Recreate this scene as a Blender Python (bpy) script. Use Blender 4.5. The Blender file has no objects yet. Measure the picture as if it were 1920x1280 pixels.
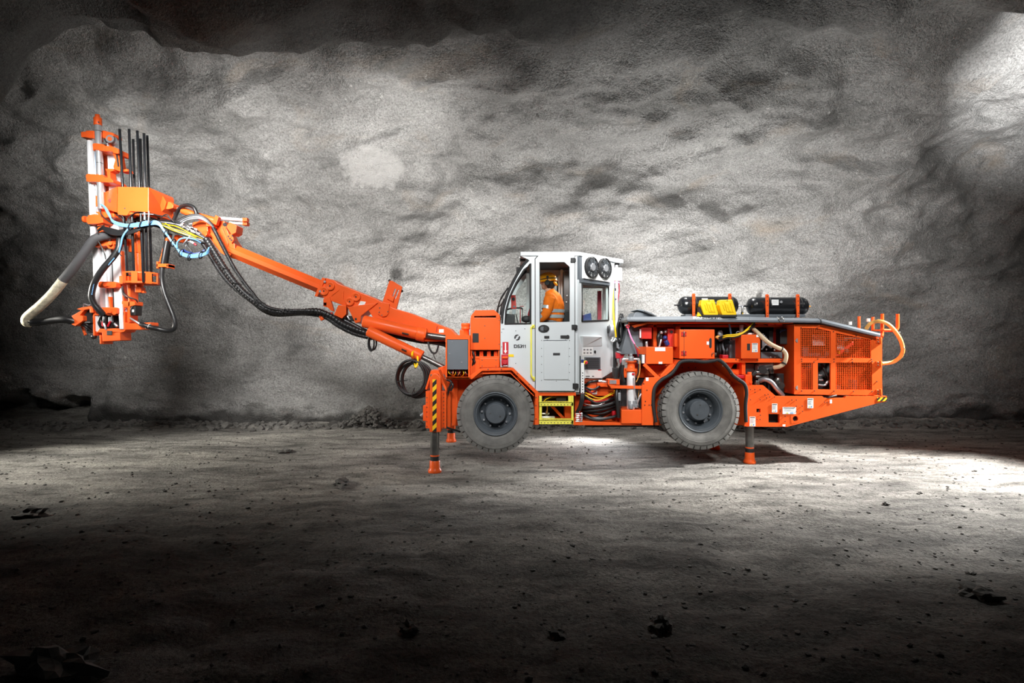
import bpy, bmesh, math, random
from mathutils import Vector, Matrix, noise
from mathutils.geometry import tessellate_polygon

R = math.radians
random.seed(7)
SC = bpy.context.scene
COL = SC.collection
F = 20.0 / 36.0 * 1920.0        # focal length in pixels of the 1920 px wide frame
CH = 1.856                      # camera height

# ------------------------------------------------------------------ camera
cam_d = bpy.data.cameras.new('camera'); cam_d.lens = 20.0; cam_d.sensor_width = 36.0
cam_d.clip_end = 200
cam = bpy.data.objects.new('camera', cam_d); COL.objects.link(cam)
cam.location = (0, 0, CH); cam.rotation_euler = (R(90), 0, 0)
SC.camera = cam

# ------------------------------------------------------------------ world, view, lamps
w = bpy.data.worlds.new('world'); SC.world = w; w.use_nodes = True
w.node_tree.nodes['Background'].inputs[0].default_value = (0.55, 0.62, 0.72, 1)
w.node_tree.nodes['Background'].inputs[1].default_value = 0.012
SC.view_settings.view_transform = 'Standard'; SC.view_settings.look = 'None'
SC.view_settings.gamma = 1.0; SC.view_settings.use_curve_mapping = False
SC.view_settings.exposure = 0.3

def spot(name, loc, target, watt, angle, blend=0.6, radius=0.25, col=(1, 1, 1)):
    d = bpy.data.lights.new(name, 'SPOT'); d.energy = watt; d.spot_size = R(angle); d.spot_blend = blend
    d.shadow_soft_size = radius; d.color = col
    o = bpy.data.objects.new(name, d); COL.objects.link(o); o.location = loc
    o.rotation_euler = (Vector(target) - Vector(loc)).to_track_quat('-Z', 'Y').to_euler()
    return o
LIGHTS = [
 # strobes round the machine, without bodies; the fill and wash lamps are added
 ('strobe_behind_cab',   (1.5, 10.4, 1.3), (0.9, 13.0, 4.6), 520, 105, 1.0, 0.3, (1, 0.985, 0.96)),
 ('strobe_behind_tail',  (3.9, 10.4, 0.9), (4.6, 12.8, 5.0), 1400, 112, 1.0, 0.3, (1, 0.99, 0.97)),
 ('strobe_behind_front', (-0.9, 10.4, 1.1), (-3.2, 12.9, 4.6), 1400, 108, 1.0, 0.5, (1, 0.98, 0.95)),
 ('fill_under_brow',   (-7.8, 10.1, 5.3), (-7.8, 12.3, 5.4), 230, 130, 1.0, 0.6, (1, 0.985, 0.96)),  # added lamps with no body, brighten the upper left wall behind the brow
 ('fill_under_brow',   (-5.2, 10.1, 5.7), (-5.2, 12.3, 6.0), 220, 130, 1.0, 0.6, (1, 0.985, 0.96)),
 ('fill_under_brow',   (-2.4, 10.1, 5.8), (-2.4, 12.3, 6.1), 220, 130, 1.0, 0.6, (1, 0.985, 0.96)),
 ('strobe_high_right',   (8.4, 6.5, 3.6),  (11.0, 11.2, 7.8), 4200, 54, 1.0, 0.2, (1, 1, 1)),
 ('wash_wall_centre',  (1.6, 5.4, 4.6),  (2.2, 12.9, 3.2), 1700, 58, 1.0, 0.6, (1, 0.985, 0.965)),  # added wash over the middle of the wall
 ('fill_wall_left',    (-4.6, 5.0, 5.0), (-6.0, 12.8, 2.5), 3000, 54, 1.0, 0.9, (1, 0.98, 0.95)),  # added front fill for the left wall
 ('fill_wall_right',   (5.6, 5.0, 5.2),  (7.0, 12.8, 3.4), 2300, 60, 1.0, 0.9, (1, 0.985, 0.97)),  # added front fill for the right wall
 ('fill_feed',         (-5.0, 3.4, 5.6), (-6.2, 8.9, 3.0), 400, 44, 0.8, 0.4, (1, 0.985, 0.96)),  # added lamp to brighten the drill feed
 ('strobe_key_left',     (-2.8, 3.4, 5.8), (-2.2, 9.0, 2.5), 1120, 52, 0.8, 0.4, (1, 0.985, 0.96)),
 ('strobe_key_right',    (4.0, 3.4, 5.8),  (3.6, 9.0, 1.9), 1250, 46, 0.7, 0.4, (1, 0.985, 0.96)),
 ('strobe_key_centre',   (0.3, 3.2, 5.8),  (0.8, 8.6, 2.1), 900, 44, 0.7, 0.4, (1, 0.99, 0.97)),
 ('fill_front',         (0.2, 1.2, 4.8),  (0.6, 9.0, 1.7), 700, 54, 0.9, 0.5, (1, 0.99, 0.97)),  # added fill with no body, in front of the rig
 ('strobe_floor_right',  (8.9, 8.0, 4.4), (5.4, 7.7, 0.0), 8500, 58, 0.85, 0.15, (1, 0.985, 0.955)),
 ('strobe_floor_left',   (-10.2, 8.0, 3.0), (-5.0, 9.0, 0.0), 1900, 70, 0.9, 0.2, (1, 0.97, 0.88)),
 ('strobe_under_rig',    (1.8, 11.2, 0.6), (0.9, 9.8, 0.0), 230, 130, 0.9, 0.15, (0.98, 0.98, 1)),
 ('strobe_overhead',     (2.8, 9.5, 6.9),  (2.2, 8.4, 0.5), 1800, 70, 0.7, 0.3, (1, 0.985, 0.96)),
 ('cab_lamp',            (0.95, 9.1, 2.98), (0.7, 9.0, 1.6), 22, 150, 0.9, 0.05, (1, 0.97, 0.92)),
]
for l in LIGHTS: spot(*l)

# ------------------------------------------------------------------ materials
def srgb(r, g, b):
    f = lambda c: (c/255/12.92) if c/255 <= 0.04045 else ((c/255+0.055)/1.055)**2.4
    return (f(r), f(g), f(b))
def new_mat(name):
    m = bpy.data.materials.new(name); m.use_nodes = True
    return m, m.node_tree, m.node_tree.nodes['Principled BSDF']
def mat(name, col, rough=0.45, metal=0.0, vary=0.0, vscale=6.0, bump=0.0, bscale=60.0, spec=0.5, coat=0.0):
    m, nt, b = new_mat(name); N = nt.nodes; L = nt.links
    b.inputs['Base Color'].default_value = (*col, 1); b.inputs['Roughness'].default_value = rough
    b.inputs['Metallic'].default_value = metal; b.inputs['Specular IOR Level'].default_value = spec
    b.inputs['Coat Weight'].default_value = coat; b.inputs['Coat Roughness'].default_value = 0.12
    tc = N.new('ShaderNodeTexCoord')
    if vary:
        n = N.new('ShaderNodeTexNoise'); n.inputs['Scale'].default_value = vscale; n.inputs['Detail'].default_value = 6
        L.new(tc.outputs['Object'], n.inputs['Vector'])
        mr = N.new('ShaderNodeMapRange'); mr.inputs[1].default_value = 0.3; mr.inputs[2].default_value = 0.7
        mr.inputs[3].default_value = 1 - vary; mr.inputs[4].default_value = 1 + vary
        L.new(n.outputs['Fac'], mr.inputs[0])
        mx = N.new('ShaderNodeMix'); mx.data_type = 'RGBA'; mx.blend_type = 'MULTIPLY'; mx.inputs[0].default_value = 1
        mx.inputs[6].default_value = (*col, 1); L.new(mr.outputs[0], mx.inputs[7])
        L.new(mx.outputs[2], b.inputs['Base Color'])
        m2 = N.new('ShaderNodeMapRange'); m2.inputs[3].default_value = max(0.02, rough-0.1); m2.inputs[4].default_value = min(1, rough+0.12)
        L.new(n.outputs['Fac'], m2.inputs[0]); L.new(m2.outputs[0], b.inputs['Roughness'])
    if bump:
        n2 = N.new('ShaderNodeTexNoise'); n2.inputs['Scale'].default_value = bscale; n2.inputs['Detail'].default_value = 4
        L.new(tc.outputs['Object'], n2.inputs['Vector'])
        bp = N.new('ShaderNodeBump'); bp.inputs['Strength'].default_value = bump; bp.inputs['Distance'].default_value = 0.01
        L.new(n2.outputs['Fac'], bp.inputs['Height']); L.new(bp.outputs[0], b.inputs['Normal'])
    return m
ORANGE = mat('orange_paint', (0.86, 0.115, 0.02), 0.34, 0, 0.05, 3.0, spec=0.22)
RED    = mat('red_paint', (0.55, 0.022, 0.012), 0.4, 0, 0.05)
CABW   = mat('light_grey_paint', srgb(205, 211, 214), 0.38, 0, 0.02, 2.0)
GUN    = mat('slate_grey_paint', srgb(98, 104, 110), 0.42, 0, 0.06, 3.0)
HUBG   = mat('dark_grey_paint', srgb(74, 80, 86), 0.45, 0, 0.12, 9.0)
TYRE   = mat('tyre_rubber', srgb(108, 107, 104), 0.85, 0, 0.28, 7.0, 0.25, 90)
RUB    = mat('black_rubber', (0.014, 0.014, 0.015), 0.38, 0, 0.1)
MATTE  = mat('matte_black', (0.012, 0.012, 0.013), 0.65)
BLACK  = mat('black_enamel', (0.012, 0.013, 0.015), 0.2, 0, 0.05, spec=0.6)
SHEATH = mat('grey_hose_sheath', srgb(70, 70, 72), 0.7, 0, 0.12, 20, 0.2, 200)
DIRTY  = mat('mud_caked_hose', srgb(196, 188, 165), 0.85, 0, 0.35, 18, 0.6, 60)
ALU    = mat('bright_aluminium', srgb(232, 233, 235), 0.36, 0.15, 0.05, 8)
CHROME = mat('chrome_steel', (0.75, 0.76, 0.78), 0.24, 0.7)
STEEL  = mat('worn_steel', srgb(120, 118, 115), 0.34, 0.85, 0.22, 10)
CAST   = mat('grey_cast_metal', srgb(150, 152, 156), 0.45, 0.4, 0.1, 12)
YEL    = mat('yellow_plastic', srgb(250, 205, 20), 0.4, 0, 0.03)
NEON   = mat('pale_yellow_paint', srgb(246, 238, 96), 0.4, 0, 0.04)
BLUE   = mat('blue_hose', srgb(104, 156, 204), 0.45)
NAVY   = mat('navy_plastic', srgb(30, 50, 110), 0.4)
BEIGE  = mat('beige_hose', srgb(205, 182, 150), 0.5, 0, 0.08)
OCHRE  = mat('ochre_hose', srgb(225, 165, 85), 0.5, 0, 0.12, 10)
WHITE  = mat('white_sticker', srgb(238, 240, 240), 0.5)
INK    = mat('dark_print', (0.02, 0.02, 0.022), 0.5)
REDST  = mat('red_sticker', srgb(190, 25, 40), 0.45)
PINK   = mat('pink_fluid', srgb(255, 150, 200), 0.3)
MILK   = mat('milky_plastic', srgb(250, 242, 236), 0.35)
MAROON = mat('maroon_hose', srgb(150, 35, 55), 0.4)
CABIN  = mat('cabin_trim', srgb(66, 62, 64), 0.6, 0, 0.05)
HIVIS  = mat('orange_hi_vis_fabric', (0.95, 0.19, 0.012), 0.75, 0, 0.12, 14, 0.35, 45, spec=0.2)
REFLEX = mat('reflective_tape', srgb(190, 194, 200), 0.35, 0.3)
TROUS  = mat('grey_work_fabric', srgb(120, 122, 128), 0.8, 0, 0.1, 20)
SKIN   = mat('skin', srgb(205, 150, 125), 0.5, 0, 0.06, 20)
HELM   = mat('helmet_shell', srgb(250, 160, 8), 0.3, 0, 0.04)
GLOVE  = mat('dark_glove', srgb(50, 38, 36), 0.7)
def glass_mat(name, tint=(0.93, 0.97, 0.96), refl=0.05):
    m = bpy.data.materials.new(name); m.use_nodes = True; nt = m.node_tree; N = nt.nodes; L = nt.links
    N.remove(N['Principled BSDF'])
    t = N.new('ShaderNodeBsdfTransparent'); t.inputs[0].default_value = (*tint, 1)
    g = N.new('ShaderNodeBsdfGlossy'); g.inputs['Roughness'].default_value = 0.03
    mx = N.new('ShaderNodeMixShader'); mx.inputs[0].default_value = refl
    L.new(t.outputs[0], mx.inputs[1]); L.new(g.outputs[0], mx.inputs[2])
    L.new(mx.outputs[0], N['Material Output'].inputs[0])
    return m
GLASS = glass_mat('window_glass')
def hazard_mat(name, width=0.09, slant=1.0):
    m, nt, b = new_mat(name); N = nt.nodes; L = nt.links
    tc = N.new('ShaderNodeTexCoord'); sp = N.new('ShaderNodeSeparateXYZ'); L.new(tc.outputs['Object'], sp.inputs[0])
    mu = N.new('ShaderNodeMath'); mu.operation = 'MULTIPLY_ADD'; mu.inputs[1].default_value = -slant
    L.new(sp.outputs['X'], mu.inputs[0]); L.new(sp.outputs['Z'], mu.inputs[2])
    d = N.new('ShaderNodeMath'); d.operation = 'DIVIDE'; d.inputs[1].default_value = width; L.new(mu.outputs[0], d.inputs[0])
    f = N.new('ShaderNodeMath'); f.operation = 'FRACT'; L.new(d.outputs[0], f.inputs[0])
    g = N.new('ShaderNodeMath'); g.operation = 'GREATER_THAN'; g.inputs[1].default_value = 0.5; L.new(f.outputs[0], g.inputs[0])
    mx = N.new('ShaderNodeMix'); mx.data_type = 'RGBA'
    mx.inputs[6].default_value = (*srgb(252, 200, 25), 1); mx.inputs[7].default_value = (0.012, 0.012, 0.012, 1)
    L.new(g.outputs[0], mx.inputs[0]); L.new(mx.outputs[2], b.inputs['Base Color']); b.inputs['Roughness'].default_value = 0.5
    return m
HAZ = hazard_mat('hazard_stripes', 0.135, 1.0)
HAZ2 = hazard_mat('tail_hazard_stripes', 0.075, 1.0)

# ------------------------------------------------------------------ mesh building
RIG_B = Vector((2.2, 9.24, 0.0))
def P(x, y, Y): return Vector(((x-960)*Y/F, Y, CH-(y-640)*Y/F))
def S(Y): return Y/F
K45 = 7.416
def PC(x, y, off=0.0):
    """point of the 45 degree rear corner of the cab seen at a given direction"""
    Y = (K45-off*1.4142)/(1-(x-960)/F); return P(x, y, Y)
class MB:
    def __init__(s, m=None):
        s.v = []; s.f = []; s.mi = []; s.sm = []; s.mats = []; s.cur = 0
        if m: s.mat(m)
    def mat(s, m):
        if m not in s.mats: s.mats.append(m)
        s.cur = s.mats.index(m); return s
    def add(s, verts, faces, smooth=False):
        o = len(s.v); s.v += [tuple(v) for v in verts]
        for f in faces: s.f.append([i+o for i in f]); s.mi.append(s.cur); s.sm.append(smooth)
        return s
    def bm(s, bm, smooth=False):
        bm.verts.index_update()
        s.add([v.co.copy() for v in bm.verts], [[v.index for v in f.verts] for f in bm.faces], smooth); bm.free(); return s
    def solid(s, front, depth, bevel=0.006, holes=()):
        """extrude a polygon (list of points) along the vector depth; holes are lists of points"""
        depth = Vector(depth); front = [Vector(p) for p in front]
        if not holes:
            bm = bmesh.new(); a = [bm.verts.new(p) for p in front]; b = [bm.verts.new(p+depth) for p in front]
            n = len(a); bm.faces.new(a); bm.faces.new(b[::-1])
            for i in range(n): bm.faces.new((a[i], b[i], b[(i+1) % n], a[(i+1) % n]))
            bmesh.ops.recalc_face_normals(bm, faces=bm.faces)
            if bevel: bmesh.ops.bevel(bm, geom=list(bm.edges), offset=bevel, segments=2, affect='EDGES', clamp_overlap=True, profile=0.6)
            return s.bm(bm)
        loops = [front]+[[Vector(p) for p in h] for h in holes]
        pts = [p for l in loops for p in l]; tris = tessellate_polygon(loops)
        n = len(pts); fs = [list(t) for t in tris]+[[i+n for i in t][::-1] for t in tris]; k = 0
        for l in loops:
            m = len(l)
            for i in range(m): a, b = k+i, k+(i+1) % m; fs.append([a, b, b+n, a+n])
            k += m
        bm = bmesh.new(); vs = [bm.verts.new(p) for p in pts]+[bm.verts.new(p+depth) for p in pts]
        for f in fs:
            try: bm.faces.new([vs[i] for i in f])
            except ValueError: pass
        bmesh.ops.recalc_face_normals(bm, faces=bm.faces)
        return s.bm(bm)
    def plate(s, px, Y, t=0.04, bevel=0.006, holes=()):
        return s.solid([P(x, y, Y) for x, y in px], (0, t, 0), bevel, [[P(x, y, Y) for x, y in h] for h in holes])
    def plate_back(s, px, Yref, Y, t, bevel=0.0):
        """a plate of the same real outline as one seen at depth Yref, standing at depth Y"""
        return s.solid([Vector((P(x, y, Yref).x, Y, P(x, y, Yref).z)) for x, y in px], (0, t, 0), bevel)
    def box(s, x0, y0, x1, y1, Y0, Y1, bevel=0.008):
        return s.solid([P(x0, y0, Y0), P(x1, y0, Y0), P(x1, y1, Y0), P(x0, y1, Y0)], (0, Y1-Y0, 0), bevel)
    def cuboid(s, c, size, bevel=0.005, rot=None):
        c = Vector(c); a, b, d = (x/2 for x in size); q = rot or Matrix.Identity(3)
        fr = [c+q@Vector(p) for p in ((-a, -b, d), (a, -b, d), (a, -b, -d), (-a, -b, -d))]
        return s.solid(fr, q@Vector((0, 2*b, 0)), bevel)
    def lathe(s, prof, origin, axis, seg=24, smooth=True, cap=True):
        """prof: list of (along the axis, radius)"""
        ax = Vector(axis).normalized(); u = ax.orthogonal().normalized(); v = ax.cross(u); o = Vector(origin)
        vs = []; fs = []; n = len(prof)
        for a, r in prof:
            for i in range(seg):
                t = 2*math.pi*i/seg; vs.append(o+ax*a+(u*math.cos(t)+v*math.sin(t))*max(r, 1e-5))
        for j in range(n-1):
            for i in range(seg):
                k = (i+1) % seg; fs.append([j*seg+i, j*seg+k, (j+1)*seg+k, (j+1)*seg+i])
        s.add(vs, fs, smooth)
        if cap:
            s.add([vs[i] for i in range(seg)], [list(range(seg))[::-1]]); s.add([vs[(n-1)*seg+i] for i in range(seg)], [list(range(seg))])
        return s
    def cyl(s, a, b, r, r2=None, seg=20, bevel=0.12):
        a = Vector(a); b = Vector(b); h = (b-a).length; r2 = r if r2 is None else r2; e = min(bevel*min(r, r2), h*0.3)
        return s.lathe([(0, r-e), (e*0.3, r-e*0.3), (e, r), (h-e, r2), (h-e*0.3, r2-e*0.3), (h, r2-e)], a, b-a, seg)
    def cylp(s, a, b, r, Y, Yb=None, **k):
        return s.cyl(P(*a, Y), P(*b, Y if Yb is None else Yb), r, **k)
    def tube(s, pts, r, seg=10, ribs=0.0, rib=0.12, sub=8, closed=False, radii=None):
        P_ = [Vector(p) for p in pts]; path = []; rad = []; n = len(P_)
        rr = radii or [r]*n
        if n == 2 and not closed: path = [P_[0].lerp(P_[1], i/sub) for i in range(sub+1)]; rad = [rr[0]+(rr[1]-rr[0])*i/sub for i in range(sub+1)]
        else:
            for i in range(n if closed else n-1):
                g = (lambda j: P_[j % n]) if closed else (lambda j: P_[min(max(j, 0), n-1)])
                p0, p1, p2, p3 = g(i-1), g(i), g(i+1), g(i+2); r1 = rr[i % n]; r2 = rr[(i+1) % n]
                for k in range(sub):
                    t = k/sub
                    path.append(0.5*((2*p1)+(p2-p0)*t+(2*p0-5*p1+4*p2-p3)*t*t+(3*p1-p0-3*p2+p3)*t**3)); rad.append(r1+(r2-r1)*t)
            if not closed: path.append(P_[-1]); rad.append(rr[-1])
        if ribs:                                   # resample so that every rib has four rings
            cum = [0.0]
            for i in range(1, len(path)): cum.append(cum[-1]+(path[i]-path[i-1]).length)
            m = max(4, int(cum[-1]/ribs)*4); q = []; qr = []; j = 0
            for i in range(m+1):
                d = cum[-1]*i/m
                while j < len(cum)-2 and cum[j+1] < d: j += 1
                t = (d-cum[j])/max(1e-9, cum[j+1]-cum[j]); q.append(path[j].lerp(path[j+1], t)); qr.append((rad[j]+(rad[j+1]-rad[j])*t)*(1+(rib if i % 4 in (1, 2) else -rib)*0.5))
            path, rad = q, qr
        m = len(path); vs = []; fs = []; up = None
        for i in range(m):
            d = (path[(i+1) % m]-path[i-1]) if closed else (path[min(i+1, m-1)]-path[max(i-1, 0)])
            if d.length < 1e-9: d = Vector((0, 0, 1))
            d.normalize()
            if up is None: up = d.orthogonal().normalized()
            up = (up-d*up.dot(d)).normalized(); sd = d.cross(up)
            for k in range(seg):
                t = 2*math.pi*k/seg; vs.append(path[i]+(up*math.cos(t)+sd*math.sin(t))*rad[i])
        for i in range(m if closed else m-1):
            j = (i+1) % m
            for k in range(seg): l = (k+1) % seg; fs.append([i*seg+k, i*seg+l, j*seg+l, j*seg+k])
        s.add(vs, fs, True)
        if not closed: s.add(vs[:seg], [list(range(seg))[::-1]]); s.add(vs[-seg:], [list(range(seg))])
        return s
    def tubep(s, pts, r, Y=None, **k):
        return s.tube([P(p[0], p[1], p[2] if len(p) > 2 else Y) for p in pts], r, **k)
    def ico(s, c, rad, sub=2, scale=(1, 1, 1), jag=0.0, seed=0, rot=0.0, smooth=True):
        bm = bmesh.new(); bmesh.ops.create_icosphere(bm, subdivisions=sub, radius=1); c = Vector(c); q = Matrix.Rotation(rot, 3, 'Z')
        for v in bm.verts:
            k = 1+jag*noise.noise(v.co*1.7+Vector((seed*3.1, seed*1.7, seed)))+jag*0.5*noise.noise(v.co*4+Vector((seed, 2, seed)))
            v.co = c+q@Vector((v.co.x*scale[0], v.co.y*scale[1], v.co.z*scale[2]))*rad*k
        return s.bm(bm, smooth)
    def build(s, name, parent=None, origin=None, label=None):
        o3 = origin if origin is not None else (RIG_B if parent is not None else Vector((0, 0, 0)))
        me = bpy.data.meshes.new(name); me.from_pydata([Vector(v)-o3 for v in s.v], [], s.f)
        for m in s.mats: me.materials.append(m)
        me.polygons.foreach_set('material_index', s.mi); me.polygons.foreach_set('use_smooth', s.sm); me.update()
        o = bpy.data.objects.new(name, me); COL.objects.link(o)
        if parent is not None: o.parent = parent
        elif origin is not None: o.location = origin
        if label: o['label'] = label
        return o
def thing(o, label, cat, group=None, kind=None):
    o['label'] = label; o['category'] = cat
    if group: o['group'] = group
    if kind: o['kind'] = kind
    return o
def empty(name, loc, parent=None):
    o = bpy.data.objects.new(name, None); COL.objects.link(o); o.empty_display_size = 0.2
    if parent is not None: o.parent = parent
    o.location = loc
    return o
def dup(o, parent=None):
    c = o.copy(); COL.objects.link(c)
    if parent is not None: c.parent = parent
    for ch in list(o.children): dup(ch, c)
    return c
def text_mesh(txt, size, depth=0.002, bold=0.0):
    cu = bpy.data.curves.new('lettering', 'FONT'); cu.body = txt; cu.size = size; cu.extrude = depth; cu.offset = bold; cu.align_x = 'CENTER'; cu.align_y = 'CENTER'
    o = bpy.data.objects.new('lettering', cu); COL.objects.link(o); bpy.context.view_layer.update()
    me = bpy.data.meshes.new_from_object(o.evaluated_get(bpy.context.evaluated_depsgraph_get()))
    bpy.data.objects.remove(o)
    vs = [v.co.copy() for v in me.vertices]; fs = [list(p.vertices) for p in me.polygons]; bpy.data.meshes.remove(me)
    return vs, fs
def put_text(mb, txt, centre, size, right=Vector((1, 0, 0)), up=Vector((0, 0, 1)), bold=0.0, depth=0.002, stretch=1.0):
    vs, fs = text_mesh(txt, size, depth, bold); n = right.cross(up)
    mb.add([centre+right*v.x*stretch+up*v.y+n*v.z for v in vs], fs)
# ------------------------------------------------------------------ the cave
def fbm(v, o): return noise.fractal(v, 0.9, 2.0, o, noise_basis='PERLIN_ORIGINAL')
PROFILE = [(12.75, -0.4), (12.9, 0.6), (13.0, 1.8), (12.95, 3.2), (12.75, 4.5), (12.3, 5.7), (11.5, 6.7), (10.4, 7.3), (9.0, 7.55), (7.0, 7.6), (4.5, 7.4), (1.5, 7.0), (-2.0, 6.6), (-6.0, 6.4)]
def prof(t):
    n = len(PROFILE)-1; f = min(max(t, 0), 0.99999)*n; i = int(f); t = f-i
    g = lambda j: Vector((0, *PROFILE[min(max(j, 0), n)]))
    p0, p1, p2, p3 = g(i-1), g(i), g(i+1), g(i+2)
    return 0.5*((2*p1)+(p2-p0)*t+(2*p0-5*p1+4*p2-p3)*t*t+(3*p1-p0-3*p2+p3)*t**3)
LUMPS = []   # (point on the rock, radius x, radius z, tilt, push towards the camera)
def lump(px, py, Y, rx, rz, tilt, amp): LUMPS.append((P(px, py, Y), rx, rz, tilt, amp))
lump(1600, 430, 12.2, 1.7, 1.3, 0.5, 0.2); lump(1480, 210, 11.2, 1.3, 0.35, 0.35, 0.25); lump(1330, 420, 12.6, 0.5, 0.35, 0.4, 0.12)
lump(1560, 545, 12.8, 2.2, 0.22, -0.05, 0.10); lump(1150, 250, 11.8, 0.9, 0.5, 0.3, 0.18); lump(980, 120, 10.6, 1.6, 0.3, 0.1, 0.22)
lump(90, 400, 12.6, 2.2, 0.9, -0.08, 0.12); lump(200, 230, 12.2, 2.6, 0.5, -0.15, 0.10); lump(640, 240, 12.0, 1.6, 0.3, -0.2, 0.2)
lump(730, 650, 12.9, 0.9, 0.9, 0.2, 0.12); lump(480, 600, 12.9, 1.2, 1.5, 0.0, 0.1); lump(1700, 180, 11.4, 1.4, 0.5, 0.45, 0.3)
lump(1250, 330, 12.3, 0.8, 0.25, 0.3, 0.12); lump(860, 330, 12.4, 1.3, 0.25, -0.1, 0.14); lump(1800, 480, 12.6, 1.0, 0.25, 0.1, 0.15)
def rock_point(u, t):
    c = prof(t); d = (prof(t+0.004)-prof(t-0.004)); nrm = Vector((0, -d.z, d.y)).normalized()
    if nrm.y > 0.2: nrm = -nrm
    p = Vector((u, c.y, c.z)); q = p.copy()
    sk = Vector((p.x*0.75-p.z*0.3, p.y, p.z*1.25+p.x*0.1))
    amp = 0.35+0.65*min(1, max(0, (p.z-2.2)/3.5))
    h = 0.62*fbm(sk*0.26+Vector((3, 1, 7)), 2)*amp+0.37*fbm(sk*0.75+Vector((9, 2, 1)), 3)*amp
    rg = 1-abs(noise.noise(sk*0.9+Vector((5, 8, 2))))*2.2; h += 0.12*max(0, rg)**2*amp
    h += 0.07*fbm(sk*2.6, 3)*(0.5+0.5*amp)+0.022*fbm(p*8.0, 2)
    for c0, rx, rz, tl, am in LUMPS:
        dx = p.x-c0.x; dz = (p.z-c0.z)-dx*tl; k = (dx/rx)**2+(dz/rz)**2+((p.y-c0.y)/3.0)**2
        if k < 4: h += am*math.exp(-k*(1.2 if dz < 0 else 2.4))
    # broken shelf on the lower left and blocks at the foot of the wall
    if p.z < 1.5:
        e = noise.noise(Vector((p.x*0.55, 4.0, 0)))*0.5+0.25+max(0, (-p.x-8.5)*0.28); k = max(0, min(1, (0.35+e-p.z)/0.16))
        h += k*(0.10+0.16*abs(noise.noise(Vector((p.x*2.2, p.z*3.5, 2)))))
    if p.x < -9.3 and p.z < 1.6:
        e = 0.62+0.22*noise.noise(Vector((p.x*1.6, 7.0, 0)))+0.08*noise.noise(Vector((p.x*6, 7.0, 0))); k = max(0, min(1, (e-p.z)/0.10))*min(1, (-9.3-p.x)/0.5)
        h -= 0.75*k
    # brow of the roof that hangs lower towards the left end
    if p.y < 10.4:
        br = max(0, min(1, (10.3-p.y)/0.8)); br = br*br*(3-2*br)
        edge = 0.55*noise.noise(Vector((u*0.33, 2.0, 0.5)))+0.25*noise.noise(Vector((u*1.1, 1.0, 0)))+0.10*noise.noise(Vector((u*2.7, 3.0, 0)))
        left = 0.16+0.62*max(0, min(1, (1.0-u)/5.5))
        drop = br*(left+edge*0.6*(0.4+left))
        if u < -7.4: s_ = min(1.0, (-7.4-u)/2.2); drop += br*3.0*s_*s_
        p = p+Vector((0, 0, -drop))
    return p+nrm*h
NU, NT, T0 = 560, 300, 0.49
us = [-21+42.0*i/NU for i in range(NU+1)]
def dens(i): x = i/NT; return x*0.62 if x < 0.82 else 0.5084+(x-0.82)*2.7311
grid = []; ts = [dens(j) for j in range(NT+1)]
for j in range(NT+1): grid += [rock_point(u, ts[j]) for u in us]
jsplit = next(j for j in range(NT+1) if ts[j] >= T0)
def sheet(name, j0, j1, m):
    mb = MB(m); W_ = NU+1
    mb.add(grid[j0*W_:(j1+1)*W_], [[(j-j0)*W_+i, (j-j0)*W_+i+1, (j-j0+1)*W_+i+1, (j-j0+1)*W_+i] for j in range(j0, j1) for i in range(NU)], True)
    o = mb.build(name); o['kind'] = 'structure'; return o

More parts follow.
